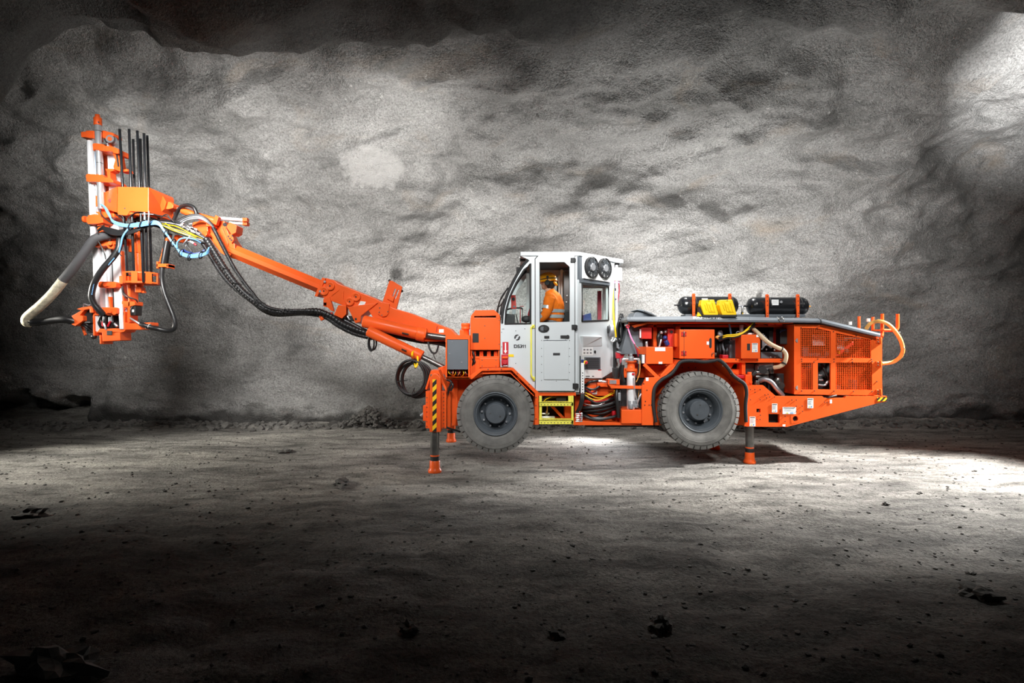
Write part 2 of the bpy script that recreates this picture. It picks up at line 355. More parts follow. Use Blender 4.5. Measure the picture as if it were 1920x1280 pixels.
def rock_mat(name):
    m, nt, b = new_mat(name); N = nt.nodes; L = nt.links
    tc = N.new('ShaderNodeTexCoord'); ob = tc.outputs['Object']
    def nz(scale, detail, rough=0.6, vec=ob, warp=0.0):
        n = N.new('ShaderNodeTexNoise'); n.inputs['Scale'].default_value = scale; n.inputs['Detail'].default_value = detail
        n.inputs['Roughness'].default_value = rough; n.inputs['Distortion'].default_value = warp; L.new(vec, n.inputs['Vector']); return n.outputs['Fac']
    def ramp(fac, stops):
        r = N.new('ShaderNodeValToRGB'); L.new(fac, r.inputs[0]); e = r.color_ramp.elements
        while len(e) < len(stops): e.new(0.5)
        for el, (p, c) in zip(e, stops): el.position = p; el.color = (*c, 1)
        return r.outputs[0]
    def mix(kind, fac, a, c):
        x = N.new('ShaderNodeMix'); x.data_type = 'RGBA'; x.blend_type = kind
        for sock, val in ((0, fac), (6, a), (7, c)):
            if isinstance(val, (int, float)): x.inputs[sock].default_value = val
            elif isinstance(val, tuple): x.inputs[sock].default_value = (*val, 1)
            else: L.new(val, x.inputs[sock])
        return x.outputs[2]
    mp = N.new('ShaderNodeMapping'); mp.inputs['Scale'].default_value = (0.55, 1, 1.3); mp.inputs['Rotation'].default_value = (0, 0.15, 0); L.new(ob, mp.inputs[0])
    c = ramp(nz(0.7, 8, 0.65, mp.outputs[0], 0.4), [(0.28, (0.15, 0.148, 0.14)), (0.5, (0.29, 0.285, 0.275)), (0.72, (0.42, 0.415, 0.40))])
    c = mix('MULTIPLY', 1.0, c, ramp(nz(26, 5, 0.75), [(0.28, (0.38, 0.38, 0.38)), (0.5, (0.95, 0.95, 0.95)), (0.68, (1.35, 1.35, 1.35))]))
    c = mix('MIX', ramp(nz(0.9, 6, 0.6, mp.outputs[0], 0.8), [(0.57, (0, 0, 0)), (0.75, (0.35, 0.35, 0.35))]), c, (0.38, 0.29, 0.20))      # rusty tint
    c = mix('MIX', ramp(nz(1.6, 6, 0.65, mp.outputs[0], 0.5), [(0.60, (0, 0, 0)), (0.70, (0.6, 0.6, 0.6))]), c, (0.12, 0.12, 0.115))       # damp
    c = mix('MIX', ramp(nz(7, 3, 0.6), [(0.685, (0, 0, 0)), (0.72, (0.7, 0.7, 0.7))]), c, (0.52, 0.51, 0.49))                              # pale splashes
    # a fresh pale patch of sprayed concrete, and a few dark seep stains, each with its own outline
    geo = ob
    def blob(px, py, Y, rx, rz, soft, wob=0.5):
        v = N.new('ShaderNodeVectorMath'); v.operation = 'SUBTRACT'; L.new(geo, v.inputs[0]); v.inputs[1].default_value = P(px, py, Y)
        v2 = N.new('ShaderNodeVectorMath'); v2.operation = 'MULTIPLY'; L.new(v.outputs[0], v2.inputs[0]); v2.inputs[1].default_value = (1/rx, 0.12, 1/rz)
        ln = N.new('ShaderNodeVectorMath'); ln.operation = 'LENGTH'; L.new(v2.outputs[0], ln.inputs[0])
        ad = N.new('ShaderNodeMath'); ad.operation = 'MULTIPLY_ADD'; ad.inputs[1].default_value = wob; L.new(nz(2.6, 9, 0.72, ob, 0.6), ad.inputs[0]); L.new(ln.outputs['Value'], ad.inputs[2])
        mr = N.new('ShaderNodeMapRange'); mr.inputs[1].default_value = 1+wob*0.5-soft; mr.inputs[2].default_value = 1+wob*0.5+soft; mr.inputs[3].default_value = 1; mr.inputs[4].default_value = 0
        L.new(ad.outputs[0], mr.inputs[0]); return mr.outputs[0]
    def half(x, k):
        q = N.new('ShaderNodeMath'); q.operation = 'MULTIPLY'; q.inputs[1].default_value = k; L.new(x, q.inputs[0]); return q.outputs[0]
    c = mix('MIX', half(blob(698, 312, 12.3, 0.62, 0.36, 0.16, 1.9), 0.7), c, (0.47, 0.46, 0.445))
    c = mix('MIX', half(blob(742, 512, 12.9, 0.14, 0.20, 0.35, 2.4), 0.8), c, (0.03, 0.028, 0.026))
    c = mix('MIX', half(blob(1428, 563, 12.9, 0.05, 0.22, 0.35, 1.6), 0.8), c, (0.04, 0.038, 0.036))
    c = mix('MIX', half(blob(650, 560, 12.9, 0.20, 0.7, 0.5, 1.2), 0.35), c, (0.14, 0.10, 0.07))
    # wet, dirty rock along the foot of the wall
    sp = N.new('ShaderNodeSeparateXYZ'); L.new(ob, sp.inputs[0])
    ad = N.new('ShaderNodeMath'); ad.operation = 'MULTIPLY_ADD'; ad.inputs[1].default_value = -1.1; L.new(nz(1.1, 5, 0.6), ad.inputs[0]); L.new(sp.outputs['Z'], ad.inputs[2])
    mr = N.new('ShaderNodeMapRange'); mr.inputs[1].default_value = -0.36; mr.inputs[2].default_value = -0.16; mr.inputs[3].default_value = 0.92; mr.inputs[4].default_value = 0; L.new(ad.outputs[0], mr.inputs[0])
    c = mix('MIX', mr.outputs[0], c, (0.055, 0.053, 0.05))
    # darker roof: shade painted into the rock colour, ending in a ragged line
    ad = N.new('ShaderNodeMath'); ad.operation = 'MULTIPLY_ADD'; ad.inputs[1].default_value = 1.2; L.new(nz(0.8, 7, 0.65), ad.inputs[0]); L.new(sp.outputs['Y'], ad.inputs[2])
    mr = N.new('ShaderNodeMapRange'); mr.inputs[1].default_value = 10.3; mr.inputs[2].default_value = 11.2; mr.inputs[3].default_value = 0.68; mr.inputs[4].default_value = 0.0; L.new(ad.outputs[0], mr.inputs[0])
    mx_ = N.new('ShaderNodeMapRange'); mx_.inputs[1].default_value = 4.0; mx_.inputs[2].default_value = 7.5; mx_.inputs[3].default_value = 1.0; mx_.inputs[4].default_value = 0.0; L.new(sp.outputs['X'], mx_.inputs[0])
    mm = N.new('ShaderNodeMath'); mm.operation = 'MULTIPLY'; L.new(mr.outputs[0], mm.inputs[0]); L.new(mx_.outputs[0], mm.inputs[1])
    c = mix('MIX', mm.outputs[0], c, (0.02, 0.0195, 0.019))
    L.new(c, b.inputs['Base Color']); b.inputs['Roughness'].default_value = 0.82; b.inputs['Specular IOR Level'].default_value = 0.3
    # shotcrete grain
    h1 = nz(34, 3, 0.55); h2 = nz(10, 5, 0.6); h3 = nz(75, 2, 0.6)
    a1 = N.new('ShaderNodeMath'); a1.operation = 'MULTIPLY_ADD'; a1.inputs[1].default_value = 0.45; L.new(h3, a1.inputs[0]); L.new(h1, a1.inputs[2])
    a2 = N.new('ShaderNodeMath'); a2.operation = 'MULTIPLY_ADD'; a2.inputs[1].default_value = 1.5; L.new(h2, a2.inputs[0]); L.new(a1.outputs[0], a2.inputs[2])
    bp = N.new('ShaderNodeBump'); bp.inputs['Strength'].default_value = 1.0; bp.inputs['Distance'].default_value = 0.05
    L.new(a2.outputs[0], bp.inputs['Height']); L.new(bp.outputs[0], b.inputs['Normal'])
    return m
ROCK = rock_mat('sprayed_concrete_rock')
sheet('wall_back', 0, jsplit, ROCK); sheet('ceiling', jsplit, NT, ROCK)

def floor_mat():
    m, nt, b = new_mat('crushed_rock_floor'); N = nt.nodes; L = nt.links
    tc = N.new('ShaderNodeTexCoord'); ob = tc.outputs['Object']
    def nz(scale, detail, rough=0.6, vec=ob, warp=0.0):
        n = N.new('ShaderNodeTexNoise'); n.inputs['Scale'].default_value = scale; n.inputs['Detail'].default_value = detail
        n.inputs['Roughness'].default_value = rough; n.inputs['Distortion'].default_value = warp; L.new(vec, n.inputs['Vector']); return n.outputs['Fac']
    def ramp(fac, stops):
        r = N.new('ShaderNodeValToRGB'); L.new(fac, r.inputs[0]); e = r.color_ramp.elements
        while len(e) < len(stops): e.new(0.5)
        for el, (p, c) in zip(e, stops): el.position = p; el.color = (*c, 1)
        return r.outputs[0]
    def mul(a, c):
        x = N.new('ShaderNodeMix'); x.data_type = 'RGBA'; x.blend_type = 'MULTIPLY'; x.inputs[0].default_value = 1; L.new(a, x.inputs[6]); L.new(c, x.inputs[7]); return x.outputs[2]
    mp = N.new('ShaderNodeMapping'); mp.inputs['Scale'].default_value = (0.35, 1.0, 1); L.new(ob, mp.inputs[0])
    c = ramp(nz(0.9, 7, 0.62, mp.outputs[0], 0.3), [(0.3, (0.22, 0.21, 0.196)), (0.52, (0.37, 0.352, 0.32)), (0.72, (0.52, 0.49, 0.44))])
    c = mul(c, ramp(nz(2.6, 7, 0.7, mp.outputs[0], 0.4), [(0.36, (0.42, 0.42, 0.42)), (0.52, (1.0, 1.0, 1.0)), (0.7, (1.3, 1.3, 1.3))]))
    c = mul(c, ramp(nz(7, 6, 0.75, mp.outputs[0]), [(0.3, (0.55, 0.55, 0.55)), (0.6, (1.1, 1.1, 1.1))]))
    c = mul(c, ramp(nz(34, 5, 0.8), [(0.33, (0.35, 0.35, 0.35)), (0.52, (1.05, 1.05, 1.05)), (0.75, (1.4, 1.4, 1.4))]))
    # pale compacted roadway; darker damp loose rock this side, with foreground shade painted in
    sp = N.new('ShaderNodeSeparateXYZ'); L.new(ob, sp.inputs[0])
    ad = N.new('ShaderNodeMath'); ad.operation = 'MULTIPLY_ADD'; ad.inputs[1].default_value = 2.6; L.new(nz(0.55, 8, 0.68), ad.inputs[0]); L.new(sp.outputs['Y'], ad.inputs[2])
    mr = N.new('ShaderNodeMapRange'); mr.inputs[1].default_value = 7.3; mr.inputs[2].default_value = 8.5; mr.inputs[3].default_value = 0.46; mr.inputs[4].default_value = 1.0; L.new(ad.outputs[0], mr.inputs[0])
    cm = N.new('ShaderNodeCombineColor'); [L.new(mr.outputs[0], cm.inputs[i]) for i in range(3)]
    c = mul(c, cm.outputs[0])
    L.new(c, b.inputs['Base Color']); b.inputs['Roughness'].default_value = 0.88; b.inputs['Specular IOR Level'].default_value = 0.25
    h1 = nz(14, 6, 0.7); h2 = nz(55, 4, 0.7)
    a = N.new('ShaderNodeMath'); a.operation = 'MULTIPLY_ADD'; a.inputs[1].default_value = 0.35; L.new(h2, a.inputs[0]); L.new(h1, a.inputs[2])
    bp = N.new('ShaderNodeBump'); bp.inputs['Strength'].default_value = 1.0; bp.inputs['Distance'].default_value = 0.10
    L.new(a.outputs[0], bp.inputs['Height']); L.new(bp.outputs[0], b.inputs['Normal'])
    return m
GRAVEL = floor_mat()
FLAT = [(-1.10, 8.08, 0.5), (-1.10, 10.53, 0.5), (3.62, 8.68, 0.5), (3.50, 9.80, 0.5)]
def floor_z(x, y):
    v = Vector((x, y, 0))
    rough = 0.35+0.65*min(1, max(0, (7.2-y)/1.8))
    z = 0.045*fbm(Vector((x*0.4, y*0.5, 1)), 2)+0.05*rough*fbm(Vector((x*1.1, y*1.3, 3)), 3)+0.022*rough*fbm(v*4.2, 3)
    z += 0.03*fbm(Vector((x*0.25, y*1.6, 5)), 2)*(1-rough)
    z += 0.35*max(0, y-11.75)**2*0.35
    for fx, fy, r in FLAT:
        d = math.hypot(x-fx, y-fy); k = min(1, max(0, (d-0.18)/r)); z *= k
    return z
fm = MB(GRAVEL); NX, NY = 560, 360
ys = [-1.5+15.5*(j/NY)**1.25 for j in range(NY+1)]; xs = [-21+42*i/NX for i in range(NX+1)]
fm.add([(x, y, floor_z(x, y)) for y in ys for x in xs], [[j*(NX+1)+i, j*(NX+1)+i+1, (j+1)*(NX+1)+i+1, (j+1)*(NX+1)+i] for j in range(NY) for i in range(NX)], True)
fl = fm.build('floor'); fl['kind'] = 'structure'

STONE = mat('dark_broken_stone', srgb(92, 90, 87), 0.85, 0, 0.3, 8, 0.5, 25, spec=0.25)
# loose rubble swept against the wall
rb = MB(STONE); rng = random.Random(5)
for i in range(1500):
    x = rng.uniform(-12.5, 12.5); dens_ = 0.5+0.5*noise.noise(Vector((x*0.6, 0, 3)))
    if rng.random() > 0.35+dens_*0.8: continue
    y = 12.55-abs(rng.gauss(0, 0.28)); r = rng.uniform(0.025, 0.075)*(1.5 if rng.random() < 0.12 else 1)
    if -2.62 < x-0 < -1.75 and False: continue
    rb.ico((x, y, floor_z(x, y)+r*0.25), r, 1, (1.2, 1, 0.75), 0.6, i, rng.uniform(0, 3), False)
thing(rb.build('rubble'), 'dark rubble strewn along the foot of the rock wall', 'rubble', kind='stuff')
# one heap left of the front jack
hp = MB(STONE); c = P(690, 800, 12.2)
for i in range(420):
    a = rng.uniform(0, 6.28); d = abs(rng.gauss(0, 0.22)); x = c.x+math.cos(a)*d*1.25; y = 12.25+math.sin(a)*d*0.7; r = rng.uniform(0.02, 0.06)
    z = floor_z(x, y)+max(0, 0.42*(1-d/0.6))*rng.uniform(0.5, 1)
    hp.ico((x, y, z), r, 1, (1.2, 1, 0.85), 0.6, i, rng.uniform(0, 3), False)
thing(hp.build('gravel_heap'), 'low heap of dark gravel against the wall left of the coiled hose', 'gravel', kind='stuff')
# grit scattered over the roadway
gr = MB(STONE)
for i in range(2600):
    y = 2.6+9.0*rng.random()**1.2; x = rng.uniform(-1, 1)*(y*0.95+0.5); r = rng.choice((0.008, 0.010, 0.013, 0.018))*rng.uniform(0.7, 1.3)
    gr.ico((x, y, floor_z(x, y)+r*0.2), r, 1, (1.2, 1, 0.7), 0.5, i, rng.uniform(0, 3), False)
thing(gr.build('grit'), 'small grit scattered over the crushed rock floor', 'grit', kind='stuff')
# stones big enough to pick out
def stone(px, py, r, label, sc=(1.3, 1, 0.75), group=None, seed=1):
    Y = CH*F/(py-640); p = P(px, py, Y); p.z = floor_z(p.x, p.y)
    m = MB(STONE).ico(p+Vector((0, 0, r*sc[2]*0.55)), r, 3, sc, 0.75, seed, seed*0.7, False)
    return thing(m.build('stone', origin=p), label, 'stone', group)
stone(1238, 1172, 0.060, 'dark angular stone in the unlit foreground right of centre', seed=2)
stone(768, 1188, 0.050, 'dark lumpy stone in the foreground left of centre, half sunk in grit', seed=3)
stone(110, 1262, 0.13, 'largest dark block of rock at the bottom left corner', (1.7, 1, 0.7), seed=4)
stone(535, 846, 0.075, 'dark flat clod on the pale track left of the rig', (1.6, 1, 0.5), seed=5)
stone(1428, 802, 0.16, 'pale grey boulder at the wall foot just right of the rear jack leg', (1.5, 0.9, 0.6), seed=6)
stone(640, 908, 0.09, 'low dark mound of rock in the half lit gravel left of the front jack', (2.2, 1, 0.45), seed=7)
stone(1833, 1115, 0.075, 'dark stone alone near the right edge of the floor', seed=8)
stone(60, 965, 0.10, 'broken dark lump on the rough ground at the left edge', (1.6, 1, 0.6), seed=9)
stone(1662, 945, 0.028, 'small stone at the edge of the bright floor patch on the right', seed=10)
stone(1045, 1185, 0.045, 'small dark stone on black gravel below the middle of the rig', seed=11)
# ------------------------------------------------------------------ the drill rig
rig = empty('drill_rig', RIG_B)
thing(rig, 'orange and grey underground drill rig with a long boom, raised on four jack legs', 'drill rig')
def octo(mb, a, b, Y, h, d, h2=None, d2=None, chamf=0.45):
    """eight sided box beam between two directions"""
    A = P(*a, Y); B = P(*b, Y); ax = (B-A).normalized(); up = Vector((-ax.z, 0, ax.x)); up = up if up.z > 0 else -up
    h2 = h2 or h; d2 = d2 or d; vs = []
    for c, hh, dd in ((A, h, d), (B, h2, d2)):
        for u, v in ((1, -chamf), (chamf, -1), (-chamf, -1), (-1, -chamf), (-1, chamf), (-chamf, 1), (chamf, 1), (1, chamf)):
            vs.append(c+up*u*hh+Vector((0, v*dd, 0)))
    mb.add(vs, [[i, (i+1) % 8, 8+(i+1) % 8, 8+i] for i in range(8)]+[list(range(8))[::-1], list(range(8, 16))])
def bolts(mb, pts, Y, r=0.008, m=None):
    if m: mb.mat(m)
    for x, y in pts: c = P(x, y, Y); mb.cyl(c, c+Vector((0, -0.008, 0)), r, seg=8)
def bolt_objs(parent, pts, Y, r=0.008, m=STEEL, name='bolt'):
    for x, y in pts:
        c = P(x, y, Y); MB(m).cyl(c, c+Vector((0, -0.008, 0)), r, seg=8).build(name, parent)
def sticker(parent, x0, y0, x1, y1, Y, head=INK, dots=True, lines=5, name='warning_label', base=WHITE):
    m = MB(base); m.box(x0, y0, x1, y1, Y-0.003, Y, 0)
    W_ = x1-x0; H_ = y1-y0; g = Y-0.0042
    if head: m.mat(head).box(x0+W_*.08, y0+H_*.05, x1-W_*.08, y0+H_*.13, g, Y-0.003, 0)
    m.mat(CAST)
    for i in range(lines):
        yy = y0+H_*(0.24+0.46*i/max(1, lines)); m.box(x0+W_*.14, yy, x1-W_*(.14+.2*(i % 2)), yy+H_*.025, g, Y-0.003, 0)
    if dots:
        m.mat(YEL).plate([(x0+W_*.22, y1-H_*.08), (x0+W_*.34, y1-H_*.24), (x0+W_*.46, y1-H_*.08)], g, 0.001, 0)
        m.mat(BLUE).box(x1-W_*.42, y1-H_*.23, x1-W_*.2, y1-H_*.08, g, Y-0.003, 0)
    return m.build(name, parent)

# ---------- wheels
ZERO = Vector((0, 0, 0))
def make_wheel():
    e = empty('wheel', (0, 0, 0), rig)
    h = [(-.125, .318), (-.142, .33), (-.158, .37), (-.170, .43), (-.168, .482), (-.158, .512), (-.150, .520), (-.140, .530), (-.125, .538)]
    m = MB(TYRE); m.lathe(h+[(0, .541)]+[(-a, r) for a, r in h[::-1]], ZERO, (0, 1, 0), 96, cap=False)
    for rr, yy in ((.365, -.156), (.455, -.171), (.498, -.1645)):                      # moulded rings on the side wall
        for sg in (1, -1): m.lathe([(sg*(yy+.004), rr-.006), (sg*(yy-.002), rr-.002), (sg*(yy-.002), rr+.002), (sg*(yy+.004), rr+.006)], ZERO, (0, 1, 0), 96, cap=False)
    n = 36
    for row in (0, 1, 2):
        for k in range(n):
            a0 = 2*math.pi*(k+0.33*row)/n; a1 = a0+2*math.pi/n*0.82
            y0, y1 = ((-.166, -.062), (-.052, .052), (.062, .166))[row]
            vs = []
            for j in range(4):
                t = a0+(a1-a0)*j/3
                lo = .515 if row != 1 else .54
                for y, r in ((y0, lo if row == 0 else .54), (y0+(.022 if row == 0 else .004), .568 if row != 1 else .570), (y1-(.022 if row == 2 else .004), .568 if row != 1 else .570), (y1, lo if row == 2 else .54)):
                    vs.append((math.cos(t)*r, y, math.sin(t)*r))
            fs = []
            for j in range(3):
                for q in range(3): fs.append([j*4+q, j*4+q+1, (j+1)*4+q+1, (j+1)*4+q])
            fs += [[0, 4, 8, 12, 15, 11, 7, 3], [3, 2, 1, 0], [12, 13, 14, 15]]
            m.add(vs, fs)
    m.build('tyre', e, ZERO, 'dusty grey rubber tyre with blocks round the shoulder')
    m = MB(HUBG); m.lathe([(-.125, .325), (-.150, .322), (-.156, .312), (-.150, .302), (-.135, .298), (-.130, .290), (-.138, .283), (-.130, .275), (-.105, .266), (-.095, .255), (.03, .246), (.05, .238), (.055, .10)], ZERO, (0, 1, 0), 72, cap=False)
    m.lathe([(.125, .325), (.150, .318), (.12, .28), (.085, .25), (.08, .1)], ZERO, (0, 1, 0), 48, cap=False)
    m.build('rim', e, ZERO)
    m = MB(HUBG); m.lathe([(.10, .178), (.05, .178), (.04, .165), (-.03, .160), (-.04, .153), (-.085, .150), (-.100, .146), (-.106, .138)], ZERO, (0, 1, 0), 48)
    m.mat(STEEL).cyl((.05, -.104, -.06), (.05, -.112, -.06), .012, seg=8); m.cyl((-.07, -.104, .03), (-.07, -.110, .03), .009, seg=8)
    m.build('hub', e, ZERO)
    for k in range(10):
        t = 2*math.pi*k/10+.2; c = Vector((math.cos(t)*.208, .056, math.sin(t)*.208))
        MB(CAST).cyl(c, c+Vector((0, -.034, 0)), .016, seg=6).build('lug_nut', e, ZERO)
    t = .55; c = Vector((math.cos(t)*.225, .05, math.sin(t)*.225))
    MB(RUB).tube([c, c+Vector((.01, -.05, .0)), c+Vector((-.02, -.06, -.03))], .006).build('valve_stem', e, ZERO)
    return e
w1 = make_wheel(); w1.location = Vector((-.241, 8.467, .794))-RIG_B; w1.rotation_euler = (0, R(-20), 0)
for x, y, z, a, fl_ in ((2.762, 8.467, .844, 70, 0), (-.241, 10.02, .794, 10, 1), (2.762, 10.02, .844, 120, 1)):
    c = dup(w1, rig); c.location = Vector((x, y, z))-RIG_B; c.rotation_euler = (0, R(a), R(180) if fl_ else 0)

# ---------- jacks
def jack(x, y, ytop, ybase, Y, r, hazard, name='jack_leg'):
    e = MB(STEEL); s = S(Y); k = s
    e.lathe([(0, r*.80), (.02, r*.80), ((ybase-ytop)*s*.99, r*.80)], P(x, ybase, Y)+Vector((0, 0, .005)), (0, 0, 1), 28)
    leg = e.build(name, rig)
    b = P(x, ybase, Y)
    f = MB(ORANGE); f.lathe([(0, r*1.1), (.008, r*1.2), (.034, r*1.2), (.052, r*1.06), (.078, r*.94), (.165, r*.92), (.172, r*.86)], b, (0, 0, 1), 32); f.build('foot', leg)
    t = MB(MATTE); t.lathe([(0, r*.815), (.055, r*.815)], b+Vector((0, 0, .175)), (0, 0, 1), 28); t.mat(ORANGE).lathe([(0, r*.812), (.018, r*.812)], b+Vector((0, 0, .235)), (0, 0, 1), 28); t.build('painted_band', leg)
    return leg
J1 = jack(815.3, 0, 700, 885.5, 8.08, .079, True)
hs = MB(ORANGE)
hs.plate([(797, 729), (808, 694), (821.5, 694), (837.5, 728), (837, 736), (822, 706), (808, 706), (800, 731)], 8.07, .30, .004)
hs.box(798, 733, 836.5, 803, 8.10, 8.30); hs.box(793, 760, 799, 789, 8.09, 8.2)
hs.build('jack_bracket', rig)
ps = MB(ORANGE); ps.plate([(806, 708), (812, 700), (819, 700), (826.5, 708), (826.5, 810), (805, 810)], 7.985, .19, .012)
ps_o = ps.build('jack_housing', rig)
MB(HAZ).box(811, 711, 818.5, 809, 7.981, 7.986, 0).build('hazard_stripe', ps_o, label='yellow and black diagonal warning stripe')
bolt_objs(ps_o, [(800.5, 745+i*9) for i in range(7)]+[(832, 738+i*7) for i in range(10)], 8.10, .007)
MB(MATTE).tubep([(836, 800, 8.15), (842, 803, 8.16), (853, 806, 8.3), (862, 809, 8.5)], .014).build('jack_hose', ps_o)
nz_ = MB(CAST); nz_.cylp((798, 772), (789, 780), .022, 8.14); nz_.build('jack_valve', ps_o)
MB(ORANGE).box(838, 742, 852, 806, 10.42, 10.64).build('jack_housing', rig)
jack(846, 0, 790, 828.4, 10.53, .079, False)
jack(1405.5, 0, 780, 868.4, 8.683, .076, False)
jack(1340, 0, 760, 842.2, 9.80, .076, False)
MB(ORANGE).box(1329, 740, 1351, 815, 9.7, 9.9).build('jack_housing', rig)

# ---------- front chassis
ch = MB(ORANGE)
ch.box(837, 680, 1010, 790, 8.72, 9.80)
ch.box(838, 712, 858, 798, 8.66, 8.9); ch.box(848, 704, 905, 745, 8.74, 8.95)
ch.plate([(800, 735), (845, 735), (845, 800), (800, 800)], 8.36, .2)
ch.box(1005, 735, 1080, 742, 8.42, 9.7); ch.box(1010, 746, 1075, 795, 8.9, 9.6)
ch.plate([(1075, 789), (1100, 789.5), (1165, 793), (1205, 797), (1075, 797)], 8.45, 1.45, .004)
ch.build('front_chassis', rig)
fe = MB(ORANGE)
outer = [(902, 690), (962, 689), (1009.5, 735), (1010, 796), (1003, 796), (1003.5, 738), (959.5, 694), (904, 695), (884, 711), (878, 706)]
fe.plate(outer, 8.34, .05, .003)
fe.plate([(884, 711), (904, 695), (960, 694), (1004, 738), (1004, 796), (996, 796), (988, 740), (955, 706), (905, 706)], 8.62, .04, 0)
inner = [(905, 699), (957, 698), (1001, 741), (1002, 780)]
for a, b in zip(inner[:-1], inner[1:]): A, B = P(*a, 8.36), P(*b, 8.36); fe.solid([A, B, B+Vector((0, 0, -.015)), A+Vector((0, 0, -.015))], (0, .30, 0), 0)
bolts(fe, [(915, 692), (940, 692), (970, 700), (992, 720), (1005, 745), (1005, 760), (1005, 785)], 8.34, .009, STEEL)
fe.build('front_fender', rig)
# panel band above the front wheel
pn = MB(ORANGE); pn.plate([(882, 672), (936, 672), (936, 690), (905, 690), (886, 703), (882, 703)], 8.47, .06); pn.box(899, 671, 935, 689, 8.44, 8.5); bolts(pn, [(904, 675), (930, 675), (904, 686), (930, 686)], 8.44, .007, STEEL)
pn.build('fender_panel', rig)
# ---------- valve cabinet, electrical box, air intake
cb = MB(ORANGE); cb.box(882, 595, 938, 656, 8.42, 9.05, .01); cb_o = cb.build('valve_cabinet', rig)
cc = MB(ORANGE); cc.plate([(883, 592), (891, 581.5), (927, 581), (937, 590), (937, 597), (930, 597), (930, 591.5), (889, 592.5), (889, 597), (883, 597)], 8.42, .62, .003); cc.build('cabinet_hood', cb_o)
iv = MB(CAST); iv.box(892, 593.5, 900, 596, 8.5, 8.7, 0); iv.box(905, 592.5, 912, 596, 8.5, 8.7, 0); iv.mat(MATTE).box(884, 590, 936, 595.5, 8.75, 8.9, 0); iv.build('valve_block', cb_o)
MB(MATTE).box(886, 624.5, 897.5, 642, 8.415, 8.424, .002).build('cabinet_slot', cb_o)
bolt_objs(cb_o, [(909, 610.5), (909, 634), (936, 600), (936, 645)], 8.42, .007)
vb = MB(MATTE); vb.box(883, 656, 936, 672, 8.62, 8.9)
vb.mat(ORANGE)
for x in (885, 899, 913, 926): vb.box(x, 658, x+7, 669, 8.50, 8.62); vb.cylp((x+3.5, 664), (x+3.5, 664.5), .02, 8.5)
vb.box(882, 668, 937, 672, 8.46, 8.6, .003); vb.box(883, 656, 885, 670, 8.45, 8.6, .002); vb.box(934, 656, 936.5, 688, 8.45, 8.6, .002)
vb.mat(CHROME)
for x in (889, 903, 917, 931): vb.cylp((x, 671), (x, 675), .008, 8.46)
vb.build('control_valves', rig)
eb = MB(ORANGE)
eb.plate([(835.5, 628), (881, 628), (881, 710), (835.5, 710)], 8.30, .03, .004, holes=[[(838, 636), (878, 636), (878, 707), (838, 707)]])
eb.solid([P(835.5, 628, 8.33), P(881, 628, 8.33), P(881, 628, 8.33)+Vector((0, 0, -.02)), P(835.5, 628, 8.33)+Vector((0, 0, -.02))], (0, .42, 0), .003)
eb.box(835.5, 630, 837.5, 709, 8.33, 8.7, .002); eb.box(879, 630, 881, 709, 8.33, 8.7, .002); eb.box(837, 630, 880, 709, 8.70, 8.74, .002)
eb.box(836, 707, 881, 710, 8.30, 8.7, .002)
eb_o = eb.build('electrical_box', rig)
dr = MB(GUN); dr.box(838.5, 636.5, 877.5, 692.5, 8.31, 8.36, .004); bolts(dr, [(843, 663), (866, 679), (848, 640)], 8.31, .009, CHROME); dr.build('box_door', eb_o)
wr = MB(RUB); rr = random.Random(2)
for i in range(16):
    x = 841+i*2.3; wr.mat((RUB, YEL, RUB, MAROON, OCHRE)[i % 5]).tubep([(x, 692, 8.42), (x+rr.uniform(-3, 3), 698, 8.36), (x+rr.uniform(-6, 6), 703, 8.40), (x+rr.uniform(-8, 8), 707, 8.55)], .007, seg=6, sub=4)
wr.build('wire_bundle', eb_o)
ai = MB(ORANGE); b = P(873, 628, 8.75); ai.lathe([(0, .055), (.085, .055), (.087, .068), (.11, .068), (.112, .066), (.14, .066), (.142, .068), (.18, .068), (.182, .064)], b, (0, 0, 1), 28); ai.box(862, 618, 870, 630, 8.7, 8.9); ai.build('air_intake', rig)
hb = MB(RUB)
for pts in ([(881, 650, 8.5), (889, 668, 8.46), (884, 690, 8.5), (878, 700, 8.6)], [(884, 672, 8.5), (890, 678, 8.45), (886, 684, 8.5), (882, 690, 8.6)], [(838, 712, 8.3), (846, 716, 8.26), (842, 728, 8.28), (838, 742, 8.3)], [(842, 712, 8.3), (849, 722, 8.26), (845, 732, 8.28)]): hb.tubep(pts, .016)
hb.build('jumper_hoses', rig)

# ---------- cab
cab = MB(CABW)
win = [(946.5, 606.5), (949, 582), (956.5, 555), (968, 530), (983, 506), (994.5, 494), (994.5, 606.5)]
cab.plate([(977, 472.5), (1086, 472.5), (1086, 735), (1005, 735), (958.5, 688), (938.5, 688), (938.5, 608), (941.5, 583), (949.5, 555), (961.5, 528), (977, 502), (990, 486), (976.5, 480)], 8.42, .05, 0, [win, [(1010, 490), (1070.5, 490), (1070.5, 606), (1010, 606)]])
Yf = 9.70
cab.plate([(977, 494), (1070, 494), (1148, 496), (1148, 735), (1010, 735), (963, 690), (946, 690), (946, 610), (950, 584), (956, 560), (968, 534), (985, 508)], Yf, .05, 0,
          [[(952, 606), (954, 588), (961, 564), (971, 543), (985, 523), (992, 516), (992, 606)], [(998, 516), (1036, 516), (1046, 524), (1046, 606), (998, 606)], [(1090, 540), (1137, 540), (1137, 606), (1090, 606)]])
A = P(1086, 735, 8.42); B = Vector((1.772, 9.20, A.z))
cab.solid([P(938.5, 608, 8.44), P(938.5, 688, 8.44), P(938.5, 688, 8.44)+Vector((.04, 0, 0)), P(938.5, 608, 8.44)+Vector((.04, 0, 0))], (0, 1.25, 0), .003)     # nose
cab_o = cab.build('cab', rig)
